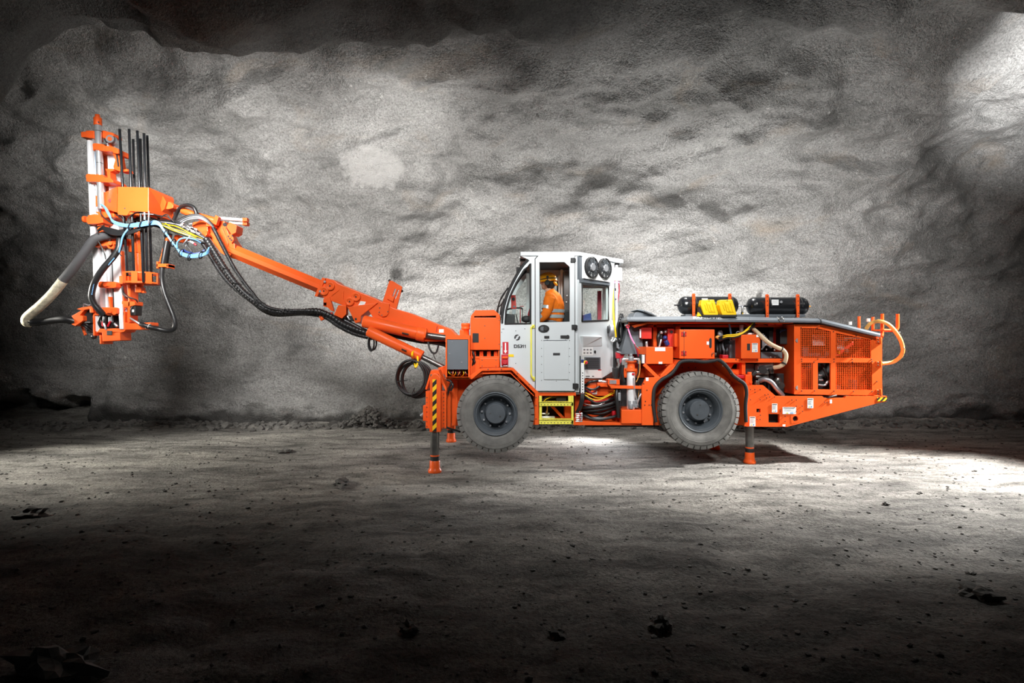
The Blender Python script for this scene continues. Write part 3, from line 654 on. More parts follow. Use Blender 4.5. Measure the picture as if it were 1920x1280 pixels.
# 45 degree rear corner panel with its window opening
ND = Vector((-.7071, .7071, 0))*.04
rc = MB(CABW); rc.solid([PC(1085, 476), PC(1152, 489), PC(1152, 694), PC(1128, 709), PC(1090, 709), PC(1085, 735)], ND, 0, [[PC(1092.5, 533), PC(1140, 537.5), PC(1140, 599.5), PC(1092.5, 601)]])
rc.solid([PC(1086, 477), PC(1152, 489), PC(1152, 694), PC(1086, 709)][0:0] or [Vector((1.70, 9.14, 3.10)), Vector((1.70, 9.74, 3.10)), Vector((1.70, 9.74, 1.45)), Vector((1.70, 9.14, 1.45))], (-.04, 0, 0), .003)
rc.build('cab_rear_panel', cab_o)
# black window rubbers
def rub_loop(pts, r=.011): return MB(MATTE).tube(pts, r, seg=6, sub=1, closed=True)
rub_loop([P(x, y, 8.415) for x, y in win], .016).build('window_seal', cab_o)
rub_loop([PC(x, y, .012) for x, y in ((1091.5, 532), (1141, 537), (1141, 600), (1091.5, 602))], .013).build('window_seal', cab_o)
rub_loop([P(x, y, Yf) for x, y in ((998, 516), (1036, 516), (1046, 524), (1046, 606), (998, 606))], .02).build('window_seal', cab_o)
MB(GLASS).plate(win, 8.45, .006, 0).build('side_window', cab_o)
g = MB(GLASS); g.solid([PC(1092, 532.5), PC(1141, 537.5), PC(1141, 600), PC(1092, 602)], ND*.15, 0); g.build('rear_window', cab_o)
# windscreen: curved sheet between the two sides
cv = [(941.5, 606), (943.5, 583), (951, 555), (963, 528), (978, 502), (991, 487)]
ws = MB(GLASS); vs = []
for y in (8.44, 9.70): vs += [Vector((P(a, b_, 8.42).x, y, P(a, b_, 8.42).z)) for a, b_ in cv]
ws.add(vs, [[i, i+1, 7+i, 6+i] for i in range(5)], True); ws.build('windscreen', cab_o)
for Yw in (8.425, 9.70):
    MB(MATTE).tube([Vector((P(a, b_, 8.42).x, Yw, P(a, b_, 8.42).z)) for a, b_ in cv], .018, seg=8).build('windscreen_frame', cab_o)
MB(MATTE).tube([Vector((P(a-2.5, b_-1, 8.42).x, 8.43, P(a-2.5, b_-1, 8.42).z)) for a, b_ in cv], .007, seg=6).build('windscreen_trim', cab_o)
wp = MB(MATTE); wp.tubep([(933, 588, 8.9), (935, 572, 8.85), (941, 556, 8.8), (953, 539, 8.75)], .012); wp.tubep([(938, 590, 8.8), (940, 575, 8.75), (945, 560, 8.7)], .010); wp.tubep([(929.5, 600, 8.9), (931, 585, 8.9), (937, 566, 8.85), (951, 541, 8.8)], .008); wp.tubep([(936, 575, 8.86), (941, 569, 8.8), (945, 562, 8.75)], .009)
wp.build('wiper', cab_o)
# roof
z1, z0 = P(0, 472, 8.42).z, P(0, 480, 8.42).z
xl = P(975.5, 0, 8.42).x; xr = P(1084, 0, 8.42).x
rf = MB(CABW); ro = [(xl, 8.40), (xr, 8.40), (1.80, 9.20), (1.80, 9.78), (xl+.02, 9.78)]
rf.solid([(x, y, z1) for x, y in ro], (0, 0, z0-z1), .012); rf.cuboid((xl+.25, 9.0, z1+.012), (.10, .06, .03)); rf.build('cab_roof', cab_o)
MB(CABIN).solid([(x, y, z0-.002) for x, y in ((xl+.2, 8.48), (xr-.01, 8.48), (1.66, 9.2), (1.66, 9.68), (xl+.2, 9.68))], (0, 0, -.05), .005).build('roof_lining', cab_o)
vz = MB(CABW); vz.plate([(975.5, 473), (999, 473), (999, 481), (987, 481), (976, 478)], 8.42, .06, .003); vz.build('roof_visor', cab_o)
wl = MB(MATTE); wl.cuboid(P(980, 483, 8.75), (.085, .12, .10)); wl.mat(CHROME).cyl(P(975, 483, 8.75), P(974, 483.5, 8.75), .035); wl.build('work_lamp', cab_o)
wl = MB(MATTE); wl.cuboid(P(972, 507, 9.5), (.07, .10, .10)); wl.cyl(P(976, 500, 9.5), P(976, 497, 9.5), .015); wl.build('work_lamp', cab_o)
# inside
fz = P(0, 733, 8.42).z
MB(MATTE).solid([(x, y, fz) for x, y in ((-.1, 8.47), (.98, 8.47), (1.66, 9.15), (1.66, 9.69), (-.1, 9.69))], (0, 0, -.03), 0).build('cab_floor', cab_o)
ds = MB(CABIN); ds.solid([P(941, 586, 8.56), P(966, 590, 8.56), P(965, 608, 8.56), P(968, 690, 8.56), P(941, 690, 8.56)], (0, 1.0, 0), .02); ds.build('dashboard', cab_o)
cp = MB(RED); cp.solid([P(958, 553, 8.75), P(966.5, 553, 8.75), P(968.5, 578.5, 8.75), P(958.5, 579, 8.75)], (0, .09, 0), .006); cp.mat(INK).cyl(P(962.5, 560.5, 8.75), P(962.5, 560.5, 8.735), .026); cp.mat(GUN).box(962, 573, 966, 576, 8.742, 8.75, 0)
cp.mat(CAST).box(960, 579, 967, 589, 8.76, 8.84, .004); cp.mat(MATTE).tubep([(947, 583, 8.8), (955, 579, 8.8), (975, 577, 8.8), (980, 580, 8.8)], .012); cp.build('control_box', cab_o)
lv = MB(REDST); lv.tubep([(975.5, 578, 8.8), (975.5, 605, 8.8)], .006); lv.tubep([(975, 574, 8.8), (982, 574, 8.8)], .006); lv.mat(MATTE).tubep([(979.5, 578, 8.85), (979.5, 602, 8.85)], .006); lv.tubep([(968, 590, 8.75), (970, 600, 8.7), (973, 610, 8.7)], .008); lv.mat(REDST).plate([(993, 577), (989, 590), (994, 601)], 9.0, .04); lv.mat(CABIN).ico(P(987, 598, 8.9), .07, 2, (1.2, .8, .8)); lv.build('control_levers', cab_o)
st = MB(MATTE); st.solid([P(1045, 606, 9.0), P(1048, 592, 9.0), P(1054, 583, 9.0), P(1064, 579, 9.0), P(1078, 580, 9.0), P(1080, 690, 9.0), P(1045, 690, 9.0)], (0, .45, 0), .04); st.build('seat', cab_o)
pl = MB(CABIN); pl.box(1057, 508, 1071, 606, 9.30, 9.6, .01); bolts(pl, [(1063, 554), (1062, 566)], 9.3, .012, CHROME); pl.mat(ALU).box(1047.5, 516, 1050.5, 606, 9.45, 9.55, .004); pl.box(1051.5, 505, 1055.5, 606, 9.4, 9.5, .004); pl.build('inner_pillar', cab_o)
ip = MB(CABW); ip.box(987, 512, 995, 606, 9.55, 9.69, .004); ip.build('inner_post', cab_o)
ib = MB(MAROON); ib.box(1121, 545, 1128, 606, 9.4, 9.5, .005); ib.mat(ALU).box(1131, 540, 1136, 606, 9.45, 9.55, .004); ib.mat(NAVY).solid([P(1094, 590, 9.3), P(1108, 586, 9.3), P(1110, 606, 9.3), P(1093, 606, 9.3)], (0, .2, 0), .01); ib.build('cab_fittings', cab_o)
# door
MB(MATTE).plate([(1002.6, 485), (1009, 477.5), (1077.5, 477.5), (1078.6, 480), (1078.6, 733.5), (1003, 733.5)], 8.406, .012, 0, [[(1012, 490), (1069, 490), (1069, 605), (1012, 605)]]).build('door_seal', cab_o)
dw = [(1012, 491.5), (1058, 491.5), (1067.5, 500), (1067.5, 602.5), (1012.5, 604)]
do = MB(CABW); do.plate([(1004, 485.5), (1010, 479), (1076.5, 479), (1077.3, 480.5), (1077.3, 732.5), (1004.3, 732.5)], 8.37, .035, 0, [dw]); do_o = do.build('cab_door', rig)
MB(GLASS).plate([(1011, 490), (1069, 490), (1069, 605), (1011, 605)], 8.392, .005, 0).build('door_window', do_o)
rub_loop([P(x, y, 8.372) for x, y in dw], .006).build('window_seal', do_o)
kn = MB(MATTE); c = P(1019.5, 616, 8.37); kn.lathe([(0, 1), (.012, 1), (.016, .96)], ZERO, (0, -1, 0), 32)
kn.v = [(c.x+x*.082, c.y+y, c.z+z*.056) for x, y, z in kn.v]; kn.mat(RUB); kn.cyl(c+Vector((.028, -.01, 0)), c+Vector((.028, -.035, 0)), .034); kn.mat(GUN).cyl(c+Vector((-.02, -.012, 0)), c+Vector((-.02, -.02, 0)), .032); kn.build('door_latch', do_o)
dh = MB(MATTE); dh.box(1051, 628.5, 1066, 633.5, 8.345, 8.37, .006); dh.cyl(P(1064.5, 631, 8.37), P(1064.5, 631, 8.345), .026); dh.build('handle', do_o)
MB(MATTE).box(1020.5, 629.5, 1030, 634, 8.355, 8.37, .004).build('lock', do_o)
lp = MB(CABW); lp.box(1019.5, 639, 1066.5, 711.5, 8.352, 8.37, .008); lp.mat(GUN).box(1019, 637.4, 1064, 638.6, 8.36, 8.37, 0); bolts(lp, [(1015.3, 638+i*15) for i in range(6)]+[(1067.6, 638+i*15) for i in range(6)]+[(1026, 637), (1043, 714), (1060, 637)], 8.37, .0055, INK); lp.build('door_panel', do_o)
MB(INK).box(1037, 661.5, 1050, 666, 8.349, 8.353, 0).build('name_plate', do_o)
for x0, y0, x1, y1 in ((1070, 483, 1080, 491.5), (1072, 608.5, 1083, 617), (1074, 718.5, 1085, 728)):
    hg = MB(MATTE); hg.box(x0, y0, x1-3, y1, 8.345, 8.37, .004); hg.box(x1-2.4, y0+1, x1, y1-1, 8.35, 8.40, .003); hg.cylp(((x0+x1)/2+2, y0), ((x0+x1)/2+2, y1), .012, 8.355); hg.build('hinge', do_o)
# nose details: rail, stickers, lettering, emblem
gr_ = MB(NEON); gr_.tubep([(1000, 611.5, 8.42), (999.5, 610.5, 8.385), (996.2, 614, 8.37), (996, 620, 8.37), (996, 690, 8.37), (996.3, 703, 8.37), (1000, 710, 8.385), (1001, 711, 8.42)], .0125, sub=6); gr_.box(997.5, 608.5, 1002.5, 615, 8.402, 8.42, .004); gr_.box(999, 706, 1003, 714, 8.402, 8.42, .004); gr_.build('grab_rail', cab_o)
tx = MB(INK); put_text(tx, 'DS3', P(971.3, 649.3, 8.418), .066, bold=.0018, stretch=1.15)
for x in (980.6, 984.4): tx.plate([(x, 646.2), (x+1.3, 646.2), (x+1.3, 652.3), (x, 652.3), (x, 648.2), (x-1.0, 648.6), (x-1.0, 647.4)], 8.416, .003, 0); tx.build('model_lettering', cab_o)
em = MB(INK); c = P(969.8, 632.5, 8.418); rr_ = .044          # round emblem: a ring of strokes split by a slanted band
import itertools
def in_poly_strip(a0, a1, r0, r1):
    vs = []; n = 14
    for i in range(n+1):
        t = a0+(a1-a0)*i/n; vs += [c+Vector((math.cos(t)*r0, 0, math.sin(t)*r0)), c+Vector((math.cos(t)*r1, 0, math.sin(t)*r1))]
    em.add([v+Vector((0, -.002, 0)) for v in vs], [[2*i, 2*i+1, 2*i+3, 2*i+2] for i in range(n)])
in_poly_strip(R(62), R(212), rr_*.66, rr_); in_poly_strip(R(242), R(392), rr_*.66, rr_)
for dx, dz in ((-.35, .3), (.35, -.3)): 
    o_ = c+Vector((dx*rr_, -.002, dz*rr_)); em.solid([o_+Vector((-.020, 0, -.026)), o_+Vector((-.008, 0, -.026)), o_+Vector((.020, 0, .026)), o_+Vector((.008, 0, .026))], (0, .0015, 0), 0)
em.build('round_emblem', cab_o)
bolt_objs(cab_o, [(942, 616.5), (944.5, 616.5), (940.5, 622.5), (940.5, 650), (967, 620), (967, 681), (984, 616)], 8.42, .006, INK)
rs = MB(REDST); rs.box(942.3, 641, 953.3, 663.5, 8.414, 8.42, 0); rs.mat(WHITE); rs.plate([(946.6, 642.5), (949, 642.5), (949, 657), (951.2, 657), (947.8, 662.5), (944.4, 657), (946.6, 657)], 8.4125, .002, 0); rs.build('arrow_sticker', cab_o, label='red sticker with a white arrow pointing down')
MB(YEL).box(953.3, 664, 963.2, 668.8, 8.415, 8.42, 0).build('yellow_sticker', cab_o)
rv = MB(REDST); rv.box(940, 664.5, 953, 684.5, 8.38, 8.42, .006); rv.mat(ORANGE).box(942, 668, 952, 672, 8.36, 8.38, .004); rv.mat(REDST).cyl(P(946.5, 679, 8.38), P(946.5, 679, 8.34), .035); rv.mat(CHROME).cylp((944, 686), (952, 686), .012, 8.38); rv.build('fire_valve', cab_o)
# stickers, vent, cup, strip on the rear corner panel
def corner_box(mb, x0, y0, x1, y1, o0, o1, bevel=.002):
    f = [PC(x, y, o1) for x, y in ((x0, y0), (x1, y0), (x1, y1), (x0, y1))]; return mb.solid(f, Vector((-.7071, .7071, 0))*(o1-o0), bevel)
PC_ = lambda x, y, o=0.0: PC(x, y, o)
v = MB(GUN); corner_box(v, 1096.5, 669.5, 1126, 692, -.005, .012); v.mat(MATTE)
for i in range(9): corner_box(v, 1099, 671.5+i*2.2, 1123.5, 672.7+i*2.2, .012, .014, 0)
v.build('vent_grille', cab_o)
v = MB(WHITE); corner_box(v, 1092.5, 651, 1112, 666, 0, .003, 0); v.mat(CAST)
for i in range(6): corner_box(v, 1094+i % 3*6, 654+i//3*6, 1097.5+i % 3*6, 657+i//3*6, .003, .004, 0)
v.build('instruction_sticker', cab_o)
v = MB(INK); c = PC(1115, 659.5); v.cyl(c, c-ND*.3, .023); v.build('lock', cab_o)
v = MB(WHITE); corner_box(v, 1097, 693.5, 1128, 708, 0, .003, 0); v.mat(INK); corner_box(v, 1098, 704.5, 1106, 706, .003, .0045, 0); corner_box(v, 1110, 704.5, 1114, 706, .003, .0045, 0); corner_box(v, 1098, 708, 1104, 709, .003, .0045, 0); v.mat(REDST); corner_box(v, 1121.5, 692.5, 1127.5, 694.2, .003, .0045, 0); v.build('instruction_sticker', cab_o)
v = MB(CABW); v.solid([PC(1092.5, 629, .06), PC(1128, 629, .06), PC(1130, 634, .06), PC(1130, 650, 0), PC(1092.5, 652, 0)], ND*1.5, .02); v.build('cab_cover', cab_o)
v = MB(MATTE); v.box(1087, 667, 1089, 738, 8.40, 8.46, .003); v.mat(WHITE).box(1089, 680, 1095.5, 737, 8.40, 8.44, .003); v.mat(INK)
for i in range(8): v.cyl(P(1092.5, 699+i*5.2, 8.40), P(1092.5, 699+i*5.2, 8.396), .009, seg=10)
v.build('connector_rail', rig)
v = MB(YEL); v.cyl(P(1098, 679.5, 8.46), P(1098, 679.5, 8.40), .03); v.mat(REDST).cyl(P(1099.5, 679.5, 8.40), P(1099.5, 679.5, 8.36), .022); v.mat(NAVY).box(1090, 674, 1095, 684, 8.41, 8.46, .004); v.build('stop_button', rig)
# ---------- cooling unit with two fans
ff = MB(CABW); ff.solid([PC(1087, 474, .03), PC(1164, 488, .03), PC(1164, 493, .03), PC(1087, 479, .03)], ND*2, .004); ff.mat(GUN); ff.solid([PC(1086, 480, .01), PC(1094, 481, .01), PC(1094, 523, .01), PC(1086, 524, .01)], ND, .003)
ff.mat(GUN).solid([PC(1088, 522, .02), PC(1144, 529, .02), PC(1144, 535, .02), PC(1088, 529, .02)], ND, .003)
ff.mat(WHITE); ff.solid([PC(1095.5, 478.5, .05), PC(1143, 486.5, .05), PC(1143, 528.5, .05), PC(1095.5, 521.5, .05)], ND*1.2, .004); ff_o = ff.build('cooling_unit', rig)
fn = Vector((.7071, -.7071, 0)); fu = Vector((0, 0, 1)); fr = Vector((.7071, .7071, 0))
for x, y in ((1107.7, 501.3), (1132, 503.2)):
    c = PC(x, y, .055); r = .158
    m = MB(MATTE); m.lathe([(0, r), (.04, r), (.045, r*.96), (.045, r*.93)], c, fn, 40, cap=False)
    for q in (.55, .72, .87): m.tube([c+fn*.045+(fr*math.cos(t*.35)+fu*math.sin(t*.35))*r*q for t in range(18)], .0035, seg=5, sub=1, closed=True)
    for k in range(8): t = k*math.pi/4; d = fr*math.cos(t)+fu*math.sin(t); m.tube([c+fn*.046+d*r*.3, c+fn*.046+d*r*.96], .004, seg=5, sub=1)
    m.build('fan_guard', ff_o)
    m = MB(GUN)
    for k in range(9):
        t = k*2*math.pi/9; d = fr*math.cos(t)+fu*math.sin(t); e_ = -fr*math.sin(t)+fu*math.cos(t)
        m.add([c+d*r*.3+e_*.028+fn*.01, c+d*r*.9+e_*.06+fn*.008, c+d*r*.9-e_*.03+fn*.036, c+d*r*.3-e_*.02+fn*.03], [[0, 1, 2, 3]])
    m.build('fan_blades', ff_o)
    MB(CAST).cyl(c+fn*.0, c+fn*.052, r*.36, seg=24).build('fan_hub', ff_o)
v = MB(MATTE); v.cuboid(P(1154, 493.5, 9.2), (.11, .12, .07), .015); v.cyl(P(1149, 492, 9.15), P(1161, 494, 9.15), .03); v.build('rear_work_lamp', rig)
v = MB(MILK); v.box(1151.5, 501.5, 1167, 526.5, 9.12, 9.34, .02); v.mat(PINK).box(1146.2, 503.5, 1151.6, 529, 9.14, 9.34, .006); v.box(1149, 526, 1161, 531, 9.16, 9.32, .01); v.build('washer_bottle', rig, label='milky bottle half filled with pink fluid')
v = MB(YEL); v.tubep([(1149, 530, 9.05), (1150, 575, 9.0), (1151, 600, 8.95), (1154, 622, 8.95), (1155, 632, 8.95)], .015); v.build('dipstick_tube', rig)
v = MB(MAROON); v.tubep([(1160, 528, 9.2), (1161, 545, 9.2), (1158, 566, 9.2), (1154, 585, 9.2), (1154, 600, 9.15)], .009); v.build('maroon_hose', rig)
v = MB(CAST); v.box(1153, 545, 1156.5, 560, 9.1, 9.2, .004); v.mat(MATTE).box(1152, 540, 1155.5, 558, 9.12, 9.25, .004); v.box(1143.5, 531, 1146, 600, 9.2, 9.26, .004); v.build('hose_bracket', rig)
v = MB(RUB)
for k, (rx) in enumerate((.16, .20, .24, .28)):
    c = P(1161.5, 621, 8.95+.04*k)
    v.tube([c+Vector((math.cos(t)*.035+.01*k, .05*math.sin(2*t)*0, math.sin(t)*rx)) for t in [i*math.pi/6 for i in range(12)]], .017, seg=8, sub=4, closed=True)
v.build('coiled_hoses', rig)
v = MB(CAST); v.cyl(P(1142, 620, 8.85), P(1150, 620, 8.85), .10); v.mat(CABW).tubep([(1147, 600, 8.85), (1149, 632, 8.82), (1146, 638, 8.8), (1150, 640, 8.82), (1154, 634, 8.85)], .012); v.mat(MATTE).cyl(P(1139, 618, 8.80), P(1141, 618, 8.80), .06); v.build('hose_reel', rig)
# ---------- boarding step
sp_ = MB(NEON)
for y0, y1 in ((754, 761), (787.5, 795)):
    sp_.box(1011, y0, 1075, y1, 8.34, 8.37, .002); sp_.box(1011, y0, 1075, y0+1.3, 8.34, 8.56, .002)
    sp_.mat(INK)
    for i in range(10): sp_.cyl(P(1015+i*6.2, (y0+y1)/2+1, 8.341), P(1015+i*6.2, (y0+y1)/2+1, 8.337), .008, seg=8)
    sp_.mat(NEON)
    for i in range(16): sp_.cuboid(P(1013+i*4, y0-.6, 8.36), (.014, .02, .012), 0)
sp_.box(1011, 742, 1016, 795, 8.36, 8.4, .003); sp_.box(1071.5, 742, 1075.5, 795, 8.34, 8.4, .003); sp_.box(1065.5, 742, 1072, 757, 8.37, 8.4, .003)
sp_.build('boarding_step', rig)
u = MB(CHROME)
u.cylp((1013, 782), (1040, 782), .022, 8.55); u.cylp((1013, 775), (1030, 775), .014, 8.55); u.mat(CAST).cylp((1025, 770), (1025, 786), .02, 8.55)
u.mat(OCHRE).tubep([(1025, 775, 8.5), (1026, 765, 8.5), (1025, 757, 8.5)], .009); u.mat(MATTE).box(1043, 743, 1062, 753, 8.5, 8.7); u.box(1012, 742, 1078, 790, 8.85, 8.92, 0)
u.mat(ORANGE); u.solid([P(1032, 762, 8.6), P(1039, 762, 8.6), P(1062, 786, 8.6), P(1055, 786, 8.6)], (0, .05, 0), .004); u.box(1059, 758, 1072, 790, 8.6, 8.8); u.box(1012, 784, 1074, 789, 8.6, 8.9)
u.mat(RUB); u.tubep([(1016, 752, 8.5), (1024, 745, 8.48), (1036, 742, 8.5)], .014); u.tubep([(1020, 756, 8.55), (1030, 746, 8.52), (1048, 744, 8.52)], .012); u.mat(YEL).tubep([(1017, 755, 8.49), (1024, 748, 8.46), (1034, 744, 8.5)], .005)
u.build('step_recess_fittings', rig)

# ---------- centre bay
cbm = MB(ORANGE)
cbm.box(1096, 715, 1235, 790, 9.0, 9.7); cbm.box(1100, 720, 1150, 742, 8.70, 9.0); cbm.box(1112, 744, 1160, 760, 8.78, 9.0); cbm.box(1078, 742, 1100, 786, 8.75, 9.0)
cbm.plate([(1142, 722), (1206, 723.5), (1206, 729), (1146, 728)], 8.42, .06, .004); cbm.box(1120, 718, 1142, 725, 8.6, 8.7)
cbm.box(1165, 768, 1206, 794, 8.42, 8.9, .01); cbm.build('centre_frame', rig)
MB(MATTE).box(1098, 708, 1236, 800, 9.7, 9.74, 0).build('belly_plate', rig)
pb = MB(ORANGE); pb.box(1140, 711, 1162, 721, 8.5, 8.7, .004); pb.mat(CAST).box(1143, 712.5, 1156, 719.5, 8.49, 8.5, .001); pb.build('terminal_box', rig)
lb = MB(WHITE); lb.plate([(1116.5, 729.5), (1119.5, 729.5), (1119.5, 739), (1110, 739), (1110, 736), (1116.5, 736)], 8.68, .004, .001); lb.build('white_bracket', rig)
mk = MB(REDST); mk.cylp((1150.5, 770), (1150.5, 779), .028, 8.6); mk.mat(CHROME).cylp((1122, 714), (1137, 716), .016, 8.6); mk.build('accumulator', rig)
rr = random.Random(11)
specs = [((1096, 740), (1120, 750), (1152, 736), YEL, .006), ((1098, 736), (1125, 746), (1153, 732), YEL, .006), ((1098, 743), (1120, 756), (1150, 746), RUB, .024), ((1098, 746), (1122, 760), (1152, 750), RUB, .022),
         ((1095, 764), (1125, 762), (1156, 753), RUB, .026), ((1096, 770), (1126, 768), (1157, 758), RUB, .026), ((1098, 773), (1128, 775), (1156, 764), RUB, .022), ((1094, 776), (1116, 784), (1150, 768), RUB, .026),
         ((1094, 779), (1120, 787), (1158, 779), RUB, .024), ((1096, 762), (1120, 765), (1145, 757), RED, .018), ((1099, 752), (1120, 752), (1148, 748), RED, .020), ((1096, 768), (1120, 772), (1146, 764), ORANGE, .018), ((1100, 782), (1128, 784), (1160, 778), CAST, .012),
         ((1097, 726), (1112, 730), (1124, 724), RUB, .016), ((1098, 730), (1110, 736), (1118, 730), MAROON, .012), ((1098, 722), (1106, 716), (1122, 714), RUB, .02), ((1100, 758), (1118, 760), (1132, 756), CHROME, .008)]
for i, (a, b_, c, mt, r) in enumerate(specs):
    y = 8.56+.05*(i % 4); MB(mt).tubep([(a[0]-6, a[1]-2, y+.2), (a[0], a[1], y), (*b_, y-.05), (*c, y), (c[0]+6, c[1]-4, y+.25)], r).build('hydraulic_hose', rig)
vh = MB(RUB)
for dx in (0, 2.4, -2): vh.tubep([(1092+dx, 738, 8.42), (1091+dx, 750, 8.40), (1087+dx, 764, 8.42), (1082+dx, 773, 8.46)], .016)
vh.build('drop_hoses', rig)
cn = MB(CHROME)
for i in range(5): cn.cylp((1079+i % 2, 776+i*3.4), (1092, 775+i*3.6), .011, 8.45)
cn.mat(REDST)
for i in range(4): cn.box(1086+i % 2*2, 770+i*5, 1087.2+i % 2*2, 774+i*5, 8.42, 8.44, 0)
cn.build('hose_couplings', rig)
v = MB(RUB); v.tubep([(1157, 726, 8.5), (1156, 745, 8.46), (1158, 762, 8.46), (1160, 782, 8.5)], .03); v.tubep([(1162, 728, 8.5), (1163, 745, 8.48), (1161, 770, 8.5)], .02); v.build('hose_pair', rig)
v = MB(CAST); v.box(1159, 736, 1164, 751, 8.44, 8.5, .006); v.build('clamp_block', rig)
# pressure filter
fl_ = MB(ALU); fl_.lathe([(0, .052), (.02, .062), (.42, .062), (.55, .058), (.56, .05)], P(1183, 767, 8.50), (0, 0, 1), 28); fl_o = fl_.build('filter_bowl', rig)
v = MB(ORANGE); v.lathe([(0, .085), (.028, .088), (.03, .058), (.125, .055), (.13, .085), (.145, .085)], P(1183, 695, 8.50), (0, 0, 1), 28); v.build('filter_collar', fl_o)
v = MB(CAST); v.cyl(P(1183, 678, 8.5), P(1183, 668, 8.5), .045); v.cyl(P(1183, 668, 8.5), P(1183, 663, 8.5), .025); v.mat(CHROME); v.cylp((1168, 673), (1198, 673), .018, 8.5); v.cylp((1168, 672), (1168, 684), .016, 8.5); v.cylp((1198, 672), (1198, 682), .016, 8.5); v.build('filter_head', fl_o)
v = MB(CAST); v.box(1178, 750, 1197, 762, 8.44, 8.5, .012); v.cylp((1183, 757), (1183, 766), .04, 8.46); v.cylp((1193, 757), (1193, 764), .03, 8.46); v.mat(CHROME).tubep([(1195, 755, 8.45), (1199, 744, 8.44), (1202, 738, 8.45)], .014); v.mat(CHROME).tubep([(1188, 708, 8.42), (1190, 730, 8.42), (1196, 760, 8.42)], .009); v.mat(REDST).box(1185, 699, 1190, 703, 8.43, 8.45, .003); v.build('drain_valves', fl_o)
v = MB(RUB); v.tubep([(1168, 684, 8.5), (1166, 700, 8.5), (1170, 716, 8.5)], .026); v.tubep([(1168, 676, 8.55), (1162, 690, 8.55), (1160, 706, 8.6)], .015); v.tubep([(1198, 682, 8.5), (1196, 700, 8.48), (1190, 712, 8.5)], .010); v.mat(OCHRE).tubep([(1200, 676, 8.48), (1199, 700, 8.46), (1193, 716, 8.48)], .006); v.tubep([(1200, 722, 8.5), (1198, 734, 8.5), (1197, 745, 8.5)], .006); v.build('filter_hoses', rig)
v = MB(MATTE); v.box(1154, 700, 1210, 790, 8.95, 9.0, 0); v.box(1152, 690, 1164, 712, 8.6, 8.8); v.build('bay_liner', rig)
v = MB(CAST)
v.solid([P(1156, 640, 9.0), P(1167, 640, 9.0), P(1166, 646, 9.0), P(1160, 648, 9.0), P(1164, 656, 9.0), P(1156, 652, 9.0)], (0, .1, 0), .006); v.box(1155, 634, 1167, 638, 8.95, 9.1, .005); v.mat(MATTE).box(1150, 640, 1156, 698, 9.0, 9.1, .004); v.mat(REDST).solid([P(1155, 660, 8.8), P(1172, 664, 8.8), P(1168, 671, 8.8), P(1156, 672, 8.8)], (0, .1, 0), .01); v.mat(CAST).solid([P(1156, 658, 8.79), P(1174, 661, 8.79), P(1172, 664.5, 8.79), P(1157, 661, 8.79)], (0, .1, 0), .006); v.mat(MAROON).tubep([(1163, 672, 8.7), (1165, 690, 8.65), (1163, 706, 8.7)], .02); v.build('steering_linkage', rig)
cone = MB(GUN); cone.solid([P(1178, 610, 8.75), P(1204, 612, 8.75), P(1206, 664, 8.75), P(1164, 664, 8.75)], (0, .4, 0), .01); cone.build('oil_tank', rig)
v = MB(PINK); v.tubep([(1176.5, 612, 8.55), (1183, 632, 8.52), (1190, 645, 8.5)], .011, radii=[.009, .013, .011]); v.mat(MAROON).tubep([(1190, 645, 8.5), (1194, 656, 8.48), (1197, 668, 8.5)], .012); v.mat(REDST).tube([P(1177, 612, 8.5)+Vector((math.cos(t)*.022, 0, math.sin(t)*.022)) for t in [i*.7 for i in range(9)]], .007, seg=6, sub=2, closed=True); v.mat(CAST).tubep([(1190, 645, 8.5), (1197, 652, 8.46), (1200, 654, 8.44)], .006); v.build('prop_strut', rig)

# ---------- rear frame
rfm = MB(ORANGE)
rfm.plate([(1203.5, 797), (1203.5, 724), (1211, 708), (1241, 706), (1225, 728), (1225, 797)], 8.40, .06, .004)
arch = [(1225, 728), (1241, 706), (1277, 675), (1348, 674), (1398, 719), (1399, 799)]
for a, b_ in zip(arch[:-1], arch[1:]): A_, B_ = P(*a, 8.40), P(*b_, 8.40); n_ = Vector((-(B_.z-A_.z), 0, B_.x-A_.x)).normalized()*.025; rfm.solid([A_, B_, B_-n_, A_-n_], (0, .5, 0), .002)
rfm.plate([(1228, 728), (1279, 678), (1347, 677), (1395, 721), (1395, 797), (1228, 797)], 8.86, .05, 0)
tail = [(1399, 799.5), (1399, 722), (1431, 722), (1455, 742.5), (1542, 742.5), (1546, 746), (1583, 746), (1587, 742.5), (1663, 742.5), (1663, 752.5), (1650, 754.5), (1476, 800)]
holes = [[(1441, 776), (1461.5, 776), (1461.5, 792.5), (1441, 792.5)], [(1418.5, 766), (1426, 766), (1426, 773), (1418.5, 773)]]
rfm.plate(tail, 8.50, .05, 0, holes+[[(1491.5+5.6*math.cos(i*R(18)), 784.5+5.6*math.sin(i*R(18))) for i in range(20)]])
rfm.plate_back([(1399, 799.5), (1399, 722), (1431, 722), (1455, 742.5), (1663, 742.5), (1663, 752.5), (1650, 754.5), (1476, 800)], 8.5, 9.90, .05)
rfm.box(1235, 690, 1400, 780, 8.95, 9.6); rfm.box(1400, 745, 1476, 797, 8.85, 9.6)
rfm.solid([P(1476, 799, 8.55), P(1650, 754, 8.55), P(1650, 752, 8.55), P(1476, 797, 8.55)], (0, 1.4, 0), 0)
rfm.solid([P(1400, 798, 8.55), P(1476, 799, 8.55), P(1476, 797, 8.55), P(1400, 796, 8.55)], (0, 1.4, 0), 0)
rfm.solid([P(1655, 743.5, 8.5), P(1663, 743.5, 8.5), P(1663, 752, 8.5), P(1655, 752, 8.5)], (0, 1.45, 0), .003)
rfm_o = rfm.build('rear_frame', rig)
